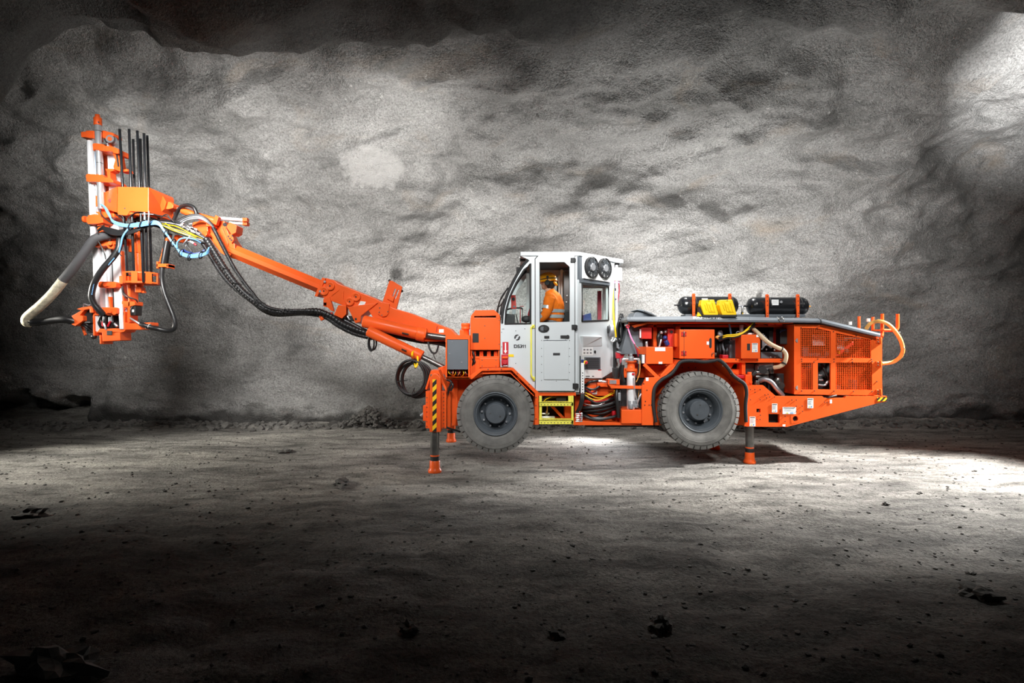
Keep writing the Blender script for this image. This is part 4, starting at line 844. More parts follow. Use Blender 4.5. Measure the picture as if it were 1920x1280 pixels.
MB(MATTE).tube([P(x, y, 8.385) for x, y in ((1229.5, 791), (1225.5, 765), (1225, 745), (1228, 726), (1240, 712), (1257, 702), (1266, 692), (1274, 680), (1283, 676.5), (1300, 676), (1320, 678), (1338, 676), (1347, 674.5), (1358, 682), (1368, 694), (1374, 703), (1386, 712), (1396, 720), (1400, 735), (1398, 760), (1399, 791))], .026, seg=8).build('mudguard_rubber', rig, label='grey rubber edging round the rear wheel arch')
bolt_objs(rfm_o, [(1300, 677), (1355, 686), (1370, 700), (1385, 712)], 8.37, .009)
bolt_objs(rfm_o, [(1279, 689), (1291, 689), (1304, 689), (1352, 695), (1368, 712), (1373, 717)], 8.855, .009, INK)
bolt_objs(rfm_o, [(1207, 719), (1213, 731), (1210, 752), (1209, 759), (1217, 759), (1221, 759)], 8.398, .008, INK, 'bolt_hole')
bolt_objs(rfm_o, [(1407, 730), (1415, 730), (1425, 730), (1415.5, 735), (1434, 740), (1440, 739), (1443, 744), (1437, 745.5), (1407, 749), (1425, 749), (1425.5, 778), (1419, 786), (1425, 786), (1463, 770), (1484.5, 749.5), (1493, 749.5), (1493, 761), (1504, 761), (1504.5, 771), (1493, 771), (1472, 780), (1472, 790), (1452, 744), (1546, 754), (1550, 754)], 8.498, .007, INK, 'bolt_hole')
pl_ = MB(ORANGE); pl_.plate([(1483, 778), (1498, 777.5), (1500, 791), (1484, 793.5)], 8.497, .004, 0, [[(1491.5+5*math.cos(i*R(18)), 784.5+5*math.sin(i*R(18))) for i in range(20)]]); pl_.mat(MATTE).lathe([(0, .042), (.09, .042)], P(1491.5, 784.5, 8.55), (0, 1, 0), 20); pl_.build('tow_eye', rfm_o)
dk = MB(MATTE); dk.box(1438, 772, 1465, 796, 8.62, 8.64, 0); dk.build('frame_pocket', rfm_o); dk = MB(MATTE); dk.box(1415, 764, 1430, 776, 8.58, 8.6, 0); dk.mat(CAST).cylp((1422, 769), (1422, 773), .012, 8.57); dk.build('frame_pocket', rfm_o); dk = MB(MATTE); dk.box(1541, 742.5, 1589, 748, 8.56, 8.58, 0); dk.mat(RUB).tubep([(1547, 748, 8.53), (1556, 744, 8.5), (1568, 741, 8.52)], .012); dk.build('cover_recess', rfm_o)
MB(HAZ2).box(1645, 745, 1663, 752, 8.494, 8.5, 0).build('hazard_stripe', rfm_o, label='yellow and black diagonal warning stripe at the tail tip')
for a in ((1447.5, 756.5, 1457.5, 773), (1514, 746.5, 1525, 765), (1405.5, 781, 1416.5, 799)): sticker(rfm_o, *a, 8.497)
sticker(rfm_o, 1467.5, 763, 1492.5, 776, 8.497, lines=3); sticker(rfm_o, 1556, 749, 1560, 756, 8.497, None, False, 0); sticker(rfm_o, 1467.5, 795.5, 1472.5, 799.3, 8.497, None, False, 0); sticker(rfm_o, 1211, 707.5, 1216, 714, 8.397, None, False, 0)
lug = MB(ORANGE); lug.box(1398, 702, 1411, 722, 8.52, 8.7, .02); lug.cylp((1405, 702), (1405, 697), .03, 8.58); lug.cyl(P(1408, 716, 8.5), P(1408, 716, 8.54), .022); lug.mat(REDST).box(1382, 703, 1396, 709, 8.55, 8.7, .01); lug.build('jack_cylinder_head', rig)
# ---------- shelf, cabinets, engine bay
sh = MB(ORANGE); sh.box(1352, 672, 1469, 679.5, 8.55, 9.3, .004); sh.box(1391, 680, 1398, 702, 8.6, 8.8); sh.plate([(1363, 680), (1391, 680), (1391, 704), (1384, 704), (1363, 690)], 8.7, .04, 0, [[(1376, 682), (1389, 682), (1389, 692), (1370, 692)]]); bolts(sh, [(1380, 674), (1390, 674), (1420, 674.5), (1464, 675)], 8.55, .009, STEEL); sh.build('engine_shelf', rig)
c1 = MB(ORANGE); c1.box(1211.5, 650, 1262, 682, 8.46, 8.85, .006); c1.solid([P(1211.5, 650, 8.47), P(1211.5, 664, 8.47), P(1211.5, 664, 8.47)+Vector((-.09, .2, 0)), P(1211.5, 650, 8.47)+Vector((-.09, .2, 0))], (.01, 0, 0), 0); c1.mat(ALU).box(1204, 665, 1209, 681, 8.5, 8.8, .004); c1.mat(MATTE).box(1199, 664, 1204, 682, 8.55, 8.8, .004); c1_o = c1.build('storage_box', rig)
sticker(c1_o, 1228, 651, 1247.5, 658, 8.457, None, False, 2); sticker(c1_o, 1235, 678, 1242, 682, 8.457, None, False, 0)
c2 = MB(ORANGE); c2.box(1274, 617.5, 1340, 672, 8.48, 8.95, .006); c2_o = c2.build('tool_cabinet', rig)
MB(INK).box(1282.3, 618, 1282.8, 671, 8.476, 8.482, 0).build('door_seam', c2_o)
for y in (626, 662): 
    h_ = MB(STEEL); h_.cylp((1282.5, y-5), (1282.5, y+5), .010, 8.474); h_.mat(RED).box(1277.5, y-4, 1282, y+4.5, 8.474, 8.48, .001); h_.box(1283, y-4, 1287, y+4.5, 8.474, 8.48, .001); bolts(h_, [(1279, y-3), (1279, y+3.5), (1286, y-3), (1286, y+3.5)], 8.475, .006, INK); h_.build('hinge', c2_o)
v = MB(INK); v.plate([(1330, 635.5), (1331.5, 633.5), (1333, 633.5), (1334.5, 635.5), (1334.5, 650.5), (1333, 652.5), (1331.5, 652.5), (1330, 650.5)], 8.475, .006, 0); v.build('handle', c2_o)
sticker(c2_o, 1325, 640, 1329.5, 646, 8.477, None, False, 0)
v = MB(STEEL); v.tubep([(1335, 668, 8.47), (1335, 662, 8.46), (1339, 662, 8.46)], .005, sub=3); v.box(1340.5, 661.5, 1344, 666, 8.5, 8.54, .003); v.build('latch', c2_o)
v = MB(ORANGE); v.box(1265, 625, 1274, 650, 8.6, 8.9, .005); v.box(1267, 612, 1276, 626, 8.75, 8.9, .004); v.build('cabinet_flank', c2_o)
c3 = MB(ORANGE); c3.box(1389.5, 627, 1425.5, 671.8, 8.48, 8.85, .006); c3_o = c3.build('battery_box', rig)
v = MB(INK); v.box(1401, 644, 1406.5, 656.5, 8.475, 8.48, 0); v.build('handle', c3_o)
sticker(c3_o, 1410, 643, 1420.8, 660, 8.477); sticker(c3_o, 1418, 627.5, 1423.5, 631.8, 8.477, None, False, 0)
v = MB(WHITE); v.box(1396, 624, 1418, 627, 8.6, 8.8, .01); v.build('white_lid', c3_o)
rbx = MB(RED); rbx.box(1203, 614, 1222, 635, 8.66, 8.9, .006); rbx.solid([P(1199, 616, 8.72), P(1203, 614, 8.66), P(1203, 635, 8.66), P(1199, 634, 8.72)], (0, .2, 0), 0); rbx.mat(WHITE).box(1199.5, 617, 1202, 633, 8.655, 8.66, 0); rbx.build('red_box', rig)
def brace(a, b_, w_, Y, m=ORANGE):
    A_, B_ = P(*a, Y), P(*b_, Y); n_ = Vector((-(B_.z-A_.z), 0, B_.x-A_.x)).normalized()*w_/2
    return MB(m).solid([A_+n_, B_+n_, B_-n_, A_-n_], (0, .05, 0), .004)
brace((1208, 683), (1234, 708), .05, 8.46).build('frame_brace', rig); brace((1262, 681), (1240, 706), .05, 8.47).build('frame_brace', rig)
eng = MB(ORANGE)
eng.box(1180, 603.5, 1488, 607, 8.62, 8.7, .004); eng.box(1180, 609, 1488, 613, 8.85, 8.95, .004)
eng.solid([P(1185, 610, 8.56), P(1216, 603, 8.56), P(1216, 607, 8.56), P(1190, 614, 8.56)], (0, .06, 0), .004)
eng.box(1170, 690, 1240, 708, 8.9, 9.0); eng.box(1212, 684, 1262, 705, 8.8, 8.9); eng.box(1225, 606, 1232, 650, 8.85, 8.95)
eng.mat(RED); eng.box(1252, 616, 1264, 650, 8.7, 8.9, .006); eng.box(1180, 604, 1270, 690, 9.25, 9.35, 0); eng.box(1450, 604, 1470, 740, 9.3, 9.4, 0)
for x in (1400, 1420, 1440, 1455): eng.box(x, 606, x+12, 610, 8.7, 8.75, .003)
eng.box(1445, 622, 1458, 645, 8.9, 9.0, .006)
eng.mat(MATTE); eng.box(1264, 605, 1490, 760, 9.2, 9.28, 0); eng.lathe([(0, .26), (.25, .26)], P(1306, 635, 8.95), (0, 1, 0), 32)
eng_o = eng.build('engine_bay', rig)
v = MB(MATTE); v.mat(INK).cyl(P(1259, 622, 8.7), P(1259, 622, 8.69), .022); v.mat(RUB)
v.tubep([(1238, 622, 8.75), (1234, 632, 8.7), (1236, 648, 8.75)], .028); v.tubep([(1248, 622, 8.8), (1240, 628, 8.75), (1240, 640, 8.75)], .02); v.mat(CHROME); v.ico(P(1240, 623, 8.7), .03); v.ico(P(1248, 622, 8.72), .026); v.cylp((1240, 636), (1236, 650), .014, 8.7); v.cylp((1212, 640), (1213, 650), .018, 8.7); v.mat(NAVY); v.ico(P(1247, 633, 8.65), .035); v.cylp((1248, 638), (1252, 647), .036, 8.65); v.mat(RUB); v.box(1205, 636, 1215, 650, 8.85, 8.95); v.build('steering_pump', eng_o)
v = MB(RUB)
for i in range(9):
    x = 1345+i*4.6; v.mat((RUB, MATTE, GUN)[i % 3]).tubep([(x, 640, 9.0), (x+rr.uniform(-4, 4), 650, 8.9), (x+rr.uniform(-6, 6), 662, 8.88), (x+rr.uniform(-4, 4), 672, 9.0)], rr.uniform(.012, .03))
v.mat(GUN); v.box(1378, 636, 1388, 672, 8.7, 8.9, .008); v.box(1368, 646, 1377, 671, 8.8, 9.0, .01); v.mat(REDST).box(1355, 665, 1366, 672, 8.65, 8.8, .012); v.mat(CAST).ico(P(1350, 626, 8.7), .045, 2, (1, .8, 1.2), .4, 3); v.mat(OCHRE).ico(P(1346, 632, 8.62), .028, 2, (1.3, 1, 1), .4, 4); v.mat(ALU).box(1389, 609, 1394, 624, 8.7, 8.76, .005); v.mat(BLUE).tubep([(1367, 606, 8.7), (1369, 616, 8.7), (1371, 628, 8.7)], .014)
v.mat(YEL).plate([(1381.5, 643), (1385, 636.5), (1388.5, 643)], 8.695, .003, 0); v.mat(CAST).tube([P(1373, 636, 8.6)+Vector((math.cos(t)*.035, 0, math.sin(t)*.022)) for t in [i*.7 for i in range(9)]], .006, seg=6, sub=2, closed=True); v.tube([P(1384, 625, 8.6)+Vector((math.cos(t)*.03, 0, math.sin(t)*.03)) for t in [i*.7 for i in range(9)]], .006, seg=6, sub=2, closed=True)
v.build('wiring_and_pipes', eng_o)
for k, dy in enumerate((0, 4.2)):
    v = MB(RUB); v.tubep([(1348, 634+dy, 8.56), (1362, 629+dy*.8, 8.5), (1378, 628+dy*.8, 8.5), (1392, 624+dy*.5, 8.5), (1404, 615+dy*.6, 8.52), (1414, 605+dy, 8.6)], .020); v.mat(YEL).tubep([(1351, 632+dy*.9, 8.55), (1362, 628+dy*.7, 8.478), (1378, 627+dy*.7, 8.478), (1392, 623+dy*.4, 8.478), (1403, 615+dy*.5, 8.5), (1413, 605+dy, 8.58)], .009); v.build('striped_hose', eng_o)
v = MB(BEIGE); v.tubep([(1413, 617, 8.6), (1421, 624, 8.5), (1432, 635, 8.46), (1445, 645, 8.46), (1460, 652.5, 8.46), (1468, 656, 8.46), (1473.5, 664, 8.46), (1473, 674, 8.46), (1469, 682, 8.48), (1461, 687, 8.5), (1451, 689, 8.55)], .031); v.mat(MATTE)
for x, y, dx, dy in ((1464.5, 653.5, 2, 1), (1470.5, 680, -1, 2)): v.cyl(P(x, y, 8.46), P(x+dx, y+dy, 8.46), .037)
v.build('coolant_hose', eng_o)
v = MB(GUN); v.box(1427, 660, 1467, 671.5, 8.62, 8.8, .006); bolts(v, [(1437, 655), (1445, 669.5), (1453, 669.5), (1452, 656)], 8.61, .012, CHROME); v.mat(MATTE); v.box(1442, 620, 1450, 650, 8.75, 8.9, .01); v.box(1463, 616, 1488, 645, 8.75, 8.9, .01); v.mat(WHITE).box(1482, 623, 1486, 630, 8.74, 8.75, .002); v.mat(YEL).box(1479, 637, 1483, 639, 8.74, 8.75, .001); v.mat(CAST)
for i in range(4): v.cylp((1430+i*2.6, 625+i*3), (1430+i*2.6, 650-i), .014, 8.7)
v.tubep([(1428, 655, 8.7), (1436, 646, 8.66), (1446, 652, 8.7)], .012); v.mat(NAVY).tubep([(1462, 623, 8.7), (1466, 620, 8.68), (1474, 618, 8.7)], .006); v.build('engine_top', eng_o)
v = MB(CAST); v.box(1397, 682, 1414, 700, 8.8, 9.0, .01); v.cylp((1418, 690), (1450, 688), .06, 8.72); v.cylp((1421, 685), (1448, 683), .035, 8.68); v.mat(STEEL); v.cylp((1415, 698), (1440, 699), .035, 8.65); v.cylp((1416, 706), (1440, 706), .03, 8.68); v.cylp((1446, 690), (1447, 700), .04, 8.65); v.mat(MATTE); v.cyl(P(1430, 694, 8.66), P(1430, 694, 8.6), .06); v.cylp((1410, 704), (1417, 696), .03, 8.6); v.build('alternator', eng_o)
v = MB(CAST); v.tubep([(1424, 714, 8.66), (1434, 711, 8.6), (1446, 716, 8.58), (1456, 728, 8.58), (1468, 742, 8.6)], .035); v.mat(STEEL); v.ico(P(1458, 715, 8.7), .07, 2, (1, .8, 1.2), .2, 5); v.lathe([(0, .03), (.02, .05), (.06, .05)], P(1462, 722, 8.7), (0, -1, 0), 16); v.cylp((1417, 721), (1419, 713), .025, 8.6); v.cylp((1421, 721), (1422, 714), .02, 8.62); v.mat(MATTE).box(1440, 700, 1470, 745, 8.82, 8.9, .01); v.build('exhaust_pipes', eng_o)
# ---------- engine cover with wire mesh panels
ec = MB(ORANGE)
oA = [(1501, 615), (1531, 615), (1557.5, 621), (1557.5, 671), (1501, 670)]
oB = [(1567.5, 624), (1633, 637), (1633, 671.5), (1567.5, 671)]
oC = [(1502, 680), (1524, 680), (1524, 730), (1502, 730)]
oD = [(1533.5, 680), (1557.5, 680), (1557.5, 730), (1533.5, 730)]
oE = [(1567.5, 679.5), (1635, 679.5), (1635, 731), (1567.5, 731)]
ec.plate([(1489, 608), (1541, 609), (1653, 634), (1654.5, 741), (1489, 739)], 8.52, .03, 0, [oA, oB, oC, oD, oE])
A_ = P(1489, 608, 8.53); B_ = P(1489, 739, 8.53); ec.solid([A_, B_, B_+Vector((.02, 0, 0)), A_+Vector((.02, 0, 0))], (0, 1.4, 0), 0)
for x in (1472,): pass
A_ = P(1654, 634, 8.53); B_ = P(1654, 741, 8.53); ec.solid([A_, B_, B_-Vector((.02, 0, 0)), A_-Vector((.02, 0, 0))], (0, 1.4, 0), 0)
ec.plate_back([(1489, 608), (1541, 609), (1653, 634), (1654.5, 741), (1489, 739)], 8.52, 9.90, .03)
ec_o = ec.build('engine_cover', rig)
def mesh_grille(poly, Y, pitch=3.45):
    m = MB(ORANGE); xs_ = [p[0] for p in poly]; ys_ = [p[1] for p in poly]; wv = .0075
    def top(x):
        t = [p for p in poly[:-2]] if len(poly) == 5 else poly[:2]
        for (xa, ya), (xb, yb) in zip(t[:-1], t[1:]):
            if xa <= x <= xb: return ya+(yb-ya)*(x-xa)/max(1e-6, xb-xa)
        return min(ys_)
    x = min(xs_)+pitch/2
    while x < max(xs_): a = P(x, top(x), Y); b_ = P(x, max(ys_), Y); m.cuboid((a+b_)/2, (wv, .005, a.z-b_.z), 0); x += pitch
    y = min(ys_)+pitch/2
    while y < max(ys_):
        x1 = max(xs_)
        while x1 > min(xs_) and top(x1) > y: x1 -= 1
        if x1 > min(xs_)+2: a = P(min(xs_), y, Y+.006); b_ = P(x1, y, Y+.006); m.cuboid((a+b_)/2, ((b_-a).x, .005, wv), 0)
        y += pitch
    m.build('mesh_grille', ec_o)
for o_ in (oA, oB, oC, oE): mesh_grille(o_, 8.535)
for y in (638, 682, 735): 
    h_ = MB(ORANGE); h_.box(1643, y-5, 1650, y+5, 8.505, 8.52, .003); h_.cylp((1651, y-6), (1651, y+6), .016, 8.51); bolts(h_, [(1646, y-2.5), (1646, y+2.5)], 8.505, .009, STEEL); h_.build('hinge', ec_o)
for y in (638.5, 727): v = MB(CAST); v.plate([(1491.5, y), (1494, y-4), (1496, y-4), (1496, y+3.5), (1494, y+3.5)], 8.51, .01, .002); v.build('latch', ec_o)
bolt_objs(ec_o, [(1502, 614), (1532, 614.5), (1562.5, 621.5), (1605, 629), (1634, 636), (1503, 673), (1533, 673), (1563.5, 673), (1598, 673.5), (1634, 673.5), (1503, 677), (1526, 679), (1563.5, 678), (1598, 678.5), (1635, 677.5), (1503, 732.5), (1527, 732.5), (1563.5, 733), (1600, 733.5), (1635, 734), (1644, 715)], 8.52, .008, INK)
v = MB(MATTE); v.plate_back([(1491, 614), (1540, 615), (1648, 638), (1650, 737), (1491, 737)], 8.6, 9.3, .06); v.mat(RED); v.box(1500, 690, 1530, 738, 9.0, 9.1, .01); v.box(1565, 640, 1600, 668, 9.0, 9.1, .01); v.mat(CAST); v.box(1505, 650, 1550, 668, 8.9, 9.0, .01); v.mat(MATTE); v.box(1530, 674, 1560, 735, 8.72, 8.76, 0); v.mat(RUB)
v.tubep([(1540, 682, 8.66), (1548, 698, 8.62), (1556, 714, 8.66)], .02); v.tubep([(1551, 680, 8.66), (1548, 696, 8.64), (1554, 712, 8.64)], .014); v.mat(CHROME); v.tubep([(1534, 721, 8.64), (1546, 722, 8.62), (1551, 716, 8.62), (1557, 714, 8.64)], .018); v.cylp((1535, 712), (1543, 712), .014, 8.64); v.cylp((1535, 703), (1541, 703), .010, 8.64); v.mat(ORANGE); v.box(1580, 700, 1610, 725, 8.8, 9.0, .02); v.box(1506, 700, 1512, 714, 8.7, 8.8, .02); v.mat(WHITE); v.box(1523, 627, 1548, 648, 8.75, 8.76, 0); v.box(1570, 632, 1584, 655, 8.75, 8.76, 0); v.mat(CAST); v.box(1586, 654, 1592, 662, 8.65, 8.7, .01); v.cylp((1588, 686), (1600, 685), .02, 8.66); v.box(1600, 712, 1608, 730, 8.66, 8.8, .01); v.box(1569, 722, 1576, 730, 8.66, 8.8, .01); v.mat(YEL); v.box(1572.5, 658, 1575, 664, 8.62, 8.66, .004); v.tubep([(1554, 659, 8.62), (1556, 664, 8.62)], .014); v.build('radiator', ec_o)
# ---------- hood
hd = MB(GUN)
def strip(x0, x1, yb0, yt0, yb1, yt1, Yn=8.44, tuck=.14):
    a0, a1 = P(x0, yb0, Yn), P(x1, yb1, Yn); m0, m1 = P(x0, yb0-3.4, Yn), P(x1, yb1-3.4, Yn)
    t0, t1 = P(x0, yt0, Yn+tuck), P(x1, yt1, Yn+tuck); f0 = Vector((t0.x, 9.98, t0.z)); f1 = Vector((t1.x, 9.98, t1.z))
    g0 = Vector((a0.x, 9.98, a0.z)); g1 = Vector((a1.x, 9.98, a1.z))
    vs = [a0, a1, m0, m1, t0, t1, f0, f1, g0, g1]
    hd.add(vs, [[0, 1, 3, 2], [2, 3, 5, 4], [4, 5, 7, 6], [6, 7, 9, 8], [8, 9, 1, 0], [0, 2, 4, 6, 8], [1, 9, 7, 5, 3]])
strip(1176, 1303.5, 602, 594, 602.6, 592.5); strip(1304, 1405, 602.7, 592.6, 603.5, 593.8); strip(1405.5, 1539.5, 603.5, 593.8, 604.5, 597)
strip(1541, 1651, 605, 597.5, 631.5, 625)
hd.solid([P(1176, 598, 8.5), P(1182, 594, 8.5), P(1184, 602, 8.5), P(1176, 604, 8.5)], (0, 1.2, 0), .004)
hd_o = hd.build('hood', rig)
v = MB(GUN); v.solid([P(1187, 594, 8.9), P(1192, 585, 8.9), P(1198, 584, 8.9), P(1231, 593, 8.9), P(1231, 596, 8.9), P(1187, 596, 8.9)], (0, .5, 0), .01); v.build('hood_bulge', hd_o)
v = MB(GUN); v.solid([P(1193.5, 581, 8.85), P(1196, 579.5, 8.85), P(1206, 580.5, 8.85), P(1220, 585.5, 8.85), P(1232, 592, 8.85), P(1230, 594, 8.85), P(1215, 587.5, 8.85), P(1205, 583.5, 8.85)], (0, .5, 0), .006); v.mat(MATTE).tubep([(1207, 584, 8.84), (1222, 590, 8.83), (1230, 594, 8.84)], .012); v.build('open_filler_lid', hd_o)
tx = MB(WHITE); a_ = P(1326.5, 600.3-.6, 8.44); up_ = (P(1326, 592.6, 8.58)-P(1326, 599.3, 8.44)).normalized()
put_text(tx, 'SANDVIK', (P(1326.5, 599.3, 8.44)+P(1326.5, 592.6, 8.58))/2+Vector((0, -.002, .002)), .105, Vector((1, 0, 0)), up_, .003, .0015, 1.0); tx.build('side_lettering', hd_o, label='white brand lettering on the slanted hood edge')
v = MB(STEEL); v.tubep([(1457, 594, 8.5), (1460, 598, 8.44), (1463, 602, 8.42)], .006, sub=3); v.tubep([(1466, 594, 8.5), (1470, 599, 8.44), (1470, 604, 8.42)], .006, sub=3); v.box(1462, 596, 1468, 599, 8.42, 8.45, .003); v.mat(MATTE).tubep([(1534, 596, 8.5), (1539, 600, 8.43), (1540.5, 605, 8.42)], .006, sub=3); v.build('hood_latch', hd_o)
# ---------- air receivers
def air_tank(x0, x1, yc, Y, r, straps):
    a = P(x0, yc, Y); b_ = P(x1, yc, Y); L_ = (b_-a).x; m = MB(BLACK)
    m.lathe([(0, r*.25), (.01, r*.5), (.035, r*.8), (.075, r*.97), (.10, r), (.104, r*1.012), (.112, r), (L_-.112, r), (L_-.104, r*1.012), (L_-.1, r), (L_-.075, r*.97), (L_-.035, r*.8), (L_-.01, r*.5), (L_, r*.25)], a, (1, 0, 0), 40)
    o = m.build('air_tank', rig)
    for x in straps:
        c = P(x, yc, Y); s_ = MB(ORANGE); pts = [(x-2.8, yc-21), (x-1.8, yc-22.5), (x+1.8, yc-22.5), (x+2.8, yc-21), (x+2.6, yc+21), (x-2.2, yc+21)]
        s_.plate(pts, Y-r-.03, .03, .004); bolts(s_, [(x, yc-18), (x, yc-10), (x+.2, yc-2), (x+.3, yc+13), (x+.3, yc+18)], Y-r-.03, .007, INK); s_.mat(MATTE).tube([c+Vector((0, -math.cos(t)*(r+.006), math.sin(t)*(r+.006))) for t in [i*R(15)-R(10) for i in range(14)]], .008, seg=6, sub=2)
        s_.build('strap', o)
    return o
Yt = 8.86
t1 = air_tank(1271.5, 1383, 572.5, Yt, .139, (1301, 1369))
v = MB(MATTE); v.cylp((1264, 572), (1282, 571), .012, Yt); v.cylp((1270, 572), (1276, 571.5), .022, Yt); v.mat(WHITE).box(1316, 559, 1327, 561.5, Yt-.142, Yt-.139, 0); v.build('valve', t1)
t2 = air_tank(1400.5, 1514, 574, Yt, .139, (1439, 1496.5))
v = MB(MATTE); v.cylp((1394, 573.5), (1406, 573.5), .016, Yt); v.build('valve', t2); v = MB(OCHRE); v.cylp((1512, 574), (1519.5, 574.5), .014, Yt); v.build('drain_nipple', t2); v = MB(CAST); v.cyl(P(1465, 566, Yt-.13), P(1465, 566, Yt-.165), .02); v.build('tank_plug', t2)
sticker(t2, 1447, 561.5, 1460, 572, Yt-.145, None, False, 3, 'tank_plate')
v = MB(CHROME); v.cylp((1383, 573), (1395, 573.5), .014, Yt); v.cylp((1392, 573), (1391.5, 585), .015, Yt); v.mat(RUB).cylp((1391.5, 584), (1391, 593), .017, Yt); v.mat(YEL).box(1392, 586, 1393.2, 592, Yt-.02, Yt-.016, 0); v.build('tank_pipe', rig)
v = MB(GUN); v.box(1285, 589, 1510, 594, Yt-.12, Yt+.12, .004); v.build('tank_cradle', rig)
# ---------- cable guide at the tail
gd = MB(ORANGE)
gd.cylp((1610.5, 593), (1610.5, 616), .022, 9.0); gd.build('cable_post', rig); gd = MB(ORANGE); gd.cylp((1636.5, 594), (1636.5, 620), .022, 9.0); gd.build('cable_post', rig); gd = MB(ORANGE); gd.tubep([(1654, 588, 8.75), (1654, 622, 8.75), (1652, 634, 8.72)], .024); gd.tubep([(1683, 588.5, 8.75), (1683, 608, 8.75), (1682, 616, 8.75), (1676, 619, 8.75), (1656, 619, 8.75)], .024); gd.cyl(P(1636, 619, 8.7), P(1656, 619, 8.7), .014); gd.build('cable_guide', rig)
v = MB(OCHRE); v.tubep([(1624, 616, 8.9), (1630, 608, 8.85), (1640, 603, 8.8), (1651, 602.5, 8.7), (1664, 607, 8.66), (1676, 618, 8.66), (1687, 634, 8.7), (1692.5, 650, 8.75), (1692, 661, 8.8), (1686, 671, 8.85), (1673, 679, 8.9), (1653, 681.5, 8.9)], .028); v.mat(STEEL).tubep([(1694, 650, 8.72), (1698, 656, 8.7), (1699, 662, 8.7), (1693, 664, 8.72)], .004, sub=3); v.cylp((1686, 622), (1685.5, 632), .016, 8.72); v.build('power_cable', rig, label='ochre cable looping over the tail posts')
v = MB(MILK); v.cylp((1594, 603), (1594, 609), .024, 9.0); v.cylp((1628, 597), (1628, 603), .026, 9.0); v.mat(CAST).cylp((1628, 603), (1628, 616), .008, 9.0); v.cylp((1594, 608), (1594, 614), .008, 9.0); v.build('marker_lamps', rig)
# ---------- boom
YB = 9.15
bo = MB(ORANGE); octo(bo, (431, 468), (614, 543), YB, .105, .14, chamf=.30); bo_o = bo.build('boom_tube', rig)
bm_ = MB(ORANGE)
top_ = [(601, 521), (626, 525), (634, 531), (702, 559), (715, 566)]
body = [(598, 550), (603, 523), (612, 521), (627, 525), (634, 531), (704, 559), (716, 566), (737, 577), (771, 587), (818, 606), (846, 617), (856, 628), (856, 668), (840, 640), (790, 640), (700, 596), (688, 578), (652, 576), (608, 559)]
bm_.plate(body, YB-.18, .36, .012)
bm_.plate([(651, 575), (709, 567), (677, 592), (676, 603), (666, 606), (659, 591)], YB-.205, .41, .01)
bm_o = bm_.build('boom', rig)
cl = MB(ORANGE); cl.plate([(604, 520), (611, 521.5), (595, 556), (589.5, 555)], YB-.20, .40, .006); cl.mat(CAST); bolts(cl, [(609, 528), (600, 546)], YB-.2, .02); cl.build('boom_collar', bm_o)
for x, y in ((619.5, 536), (608, 545.5), (668, 556.5), (656, 565)):
    c = P(x, y, YB-.18); m = MB(ORANGE); m.lathe([(0, .072), (.022, .072), (.026, .062), (.026, .03), (.02, .028)], c, (0, -1, 0), 28); m.mat(INK).cyl(c+Vector((0, -.018, 0)), c+Vector((0, -.03, 0)), .012); m.build('roller_cover', bm_o)
ri = MB(ORANGE)
for a, b_ in (((621, 555), (636, 543)), ((643, 562), (644, 546))): ri.tubep([(*a, YB-.182), (*b_, YB-.182)], .008, seg=6)
ri.build('weld_ribs', bm_o)
st_ = MB(WHITE); st_.plate([(676, 564), (686, 565.5), (679.5, 578), (670, 575.5)], YB-.1835, .003, 0); st_.mat(CAST)
for i in range(4): st_.plate([(675.5-i*1.2, 566.5+i*2.2), (683.5-i*1.2, 568+i*2.2), (683.3-i*1.2, 568.4+i*2.2), (675.3-i*1.2, 566.9+i*2.2)], YB-.1845, .001, 0)
st_.build('warning_label', bm_o)
st_ = MB(WHITE); st_.plate([(823, 617), (832, 617), (832, 623.5), (823, 623.5)], YB-.1835, .003, 0); st_.mat(RED).plate([(817, 622), (819, 611), (821, 611.5), (819, 622.5)], YB-.1835, .003, 0); st_.build('boom_sticker', bm_o)
gd2 = MB(ORANGE)
gd2.plate([(718.5, 562), (730, 526), (736, 526.5), (754, 537.5), (740, 590), (712, 584)], YB-.16, .05, .004, [[(740, 541), (743, 542), (737.5, 556), (735, 555)], [(745.5, 543), (748.5, 544), (742, 560), (739.5, 559)]])
gd2.plate([(726, 560), (731, 553), (739, 558), (737, 566)], YB-.19, .04, .004); gd2.mat(MATTE).cylp((729, 524.5), (731, 527), .02, YB-.1); gd2.cylp((753, 544), (754.5, 547), .02, YB-.1); gd2.build('lamp_guard', bm_o)
br = MB(ORANGE); br.plate([(708, 588), (717, 566), (730, 569), (729, 586), (724, 593), (716, 594)], YB-.20, .03, .006); bolts(br, [(712, 577), (711, 585), (727, 584), (716, 591)], YB-.2, .01, STEEL); br.build('pivot_plate', bm_o)
MB(INK).cyl(P(667, 598, YB-.205), P(667, 598, YB-.215), .018).build('pivot_pin', bm_o)
def ram(x0, x1, xr, Y, r, rr2):
    """hydraulic cylinder: barrel from x0 to x1 and rod on to xr, all in picture directions at depth Y"""
    A_, B_, C_ = P(*x0, Y), P(*x1, Y), P(*xr, Y); d = (B_-A_).normalized(); m = MB(ORANGE)
    m.cyl(A_, B_, r, seg=28, bevel=.2); o = m.build('lift_cylinder', rig)
    g_ = MB(ORANGE); g_.cyl(B_-d*.13, B_+d*.01, r*1.14, seg=28); g_.build('gland', o)
    MB(STEEL).cyl(B_, C_, rr2, seg=20, bevel=.02).build('rod', o); return o
r1 = ram((681, 602), (797, 628), (838, 633.5), 8.93, .098, .048); r2 = ram((690, 620), (790, 668), (842, 694), 8.80, .083, .040)
v = MB(ORANGE); v.tubep([(796, 617, 8.93), (799, 618, 8.85), (796, 633, 8.83)], .014, seg=6); v.build('gland_pipe', r1)
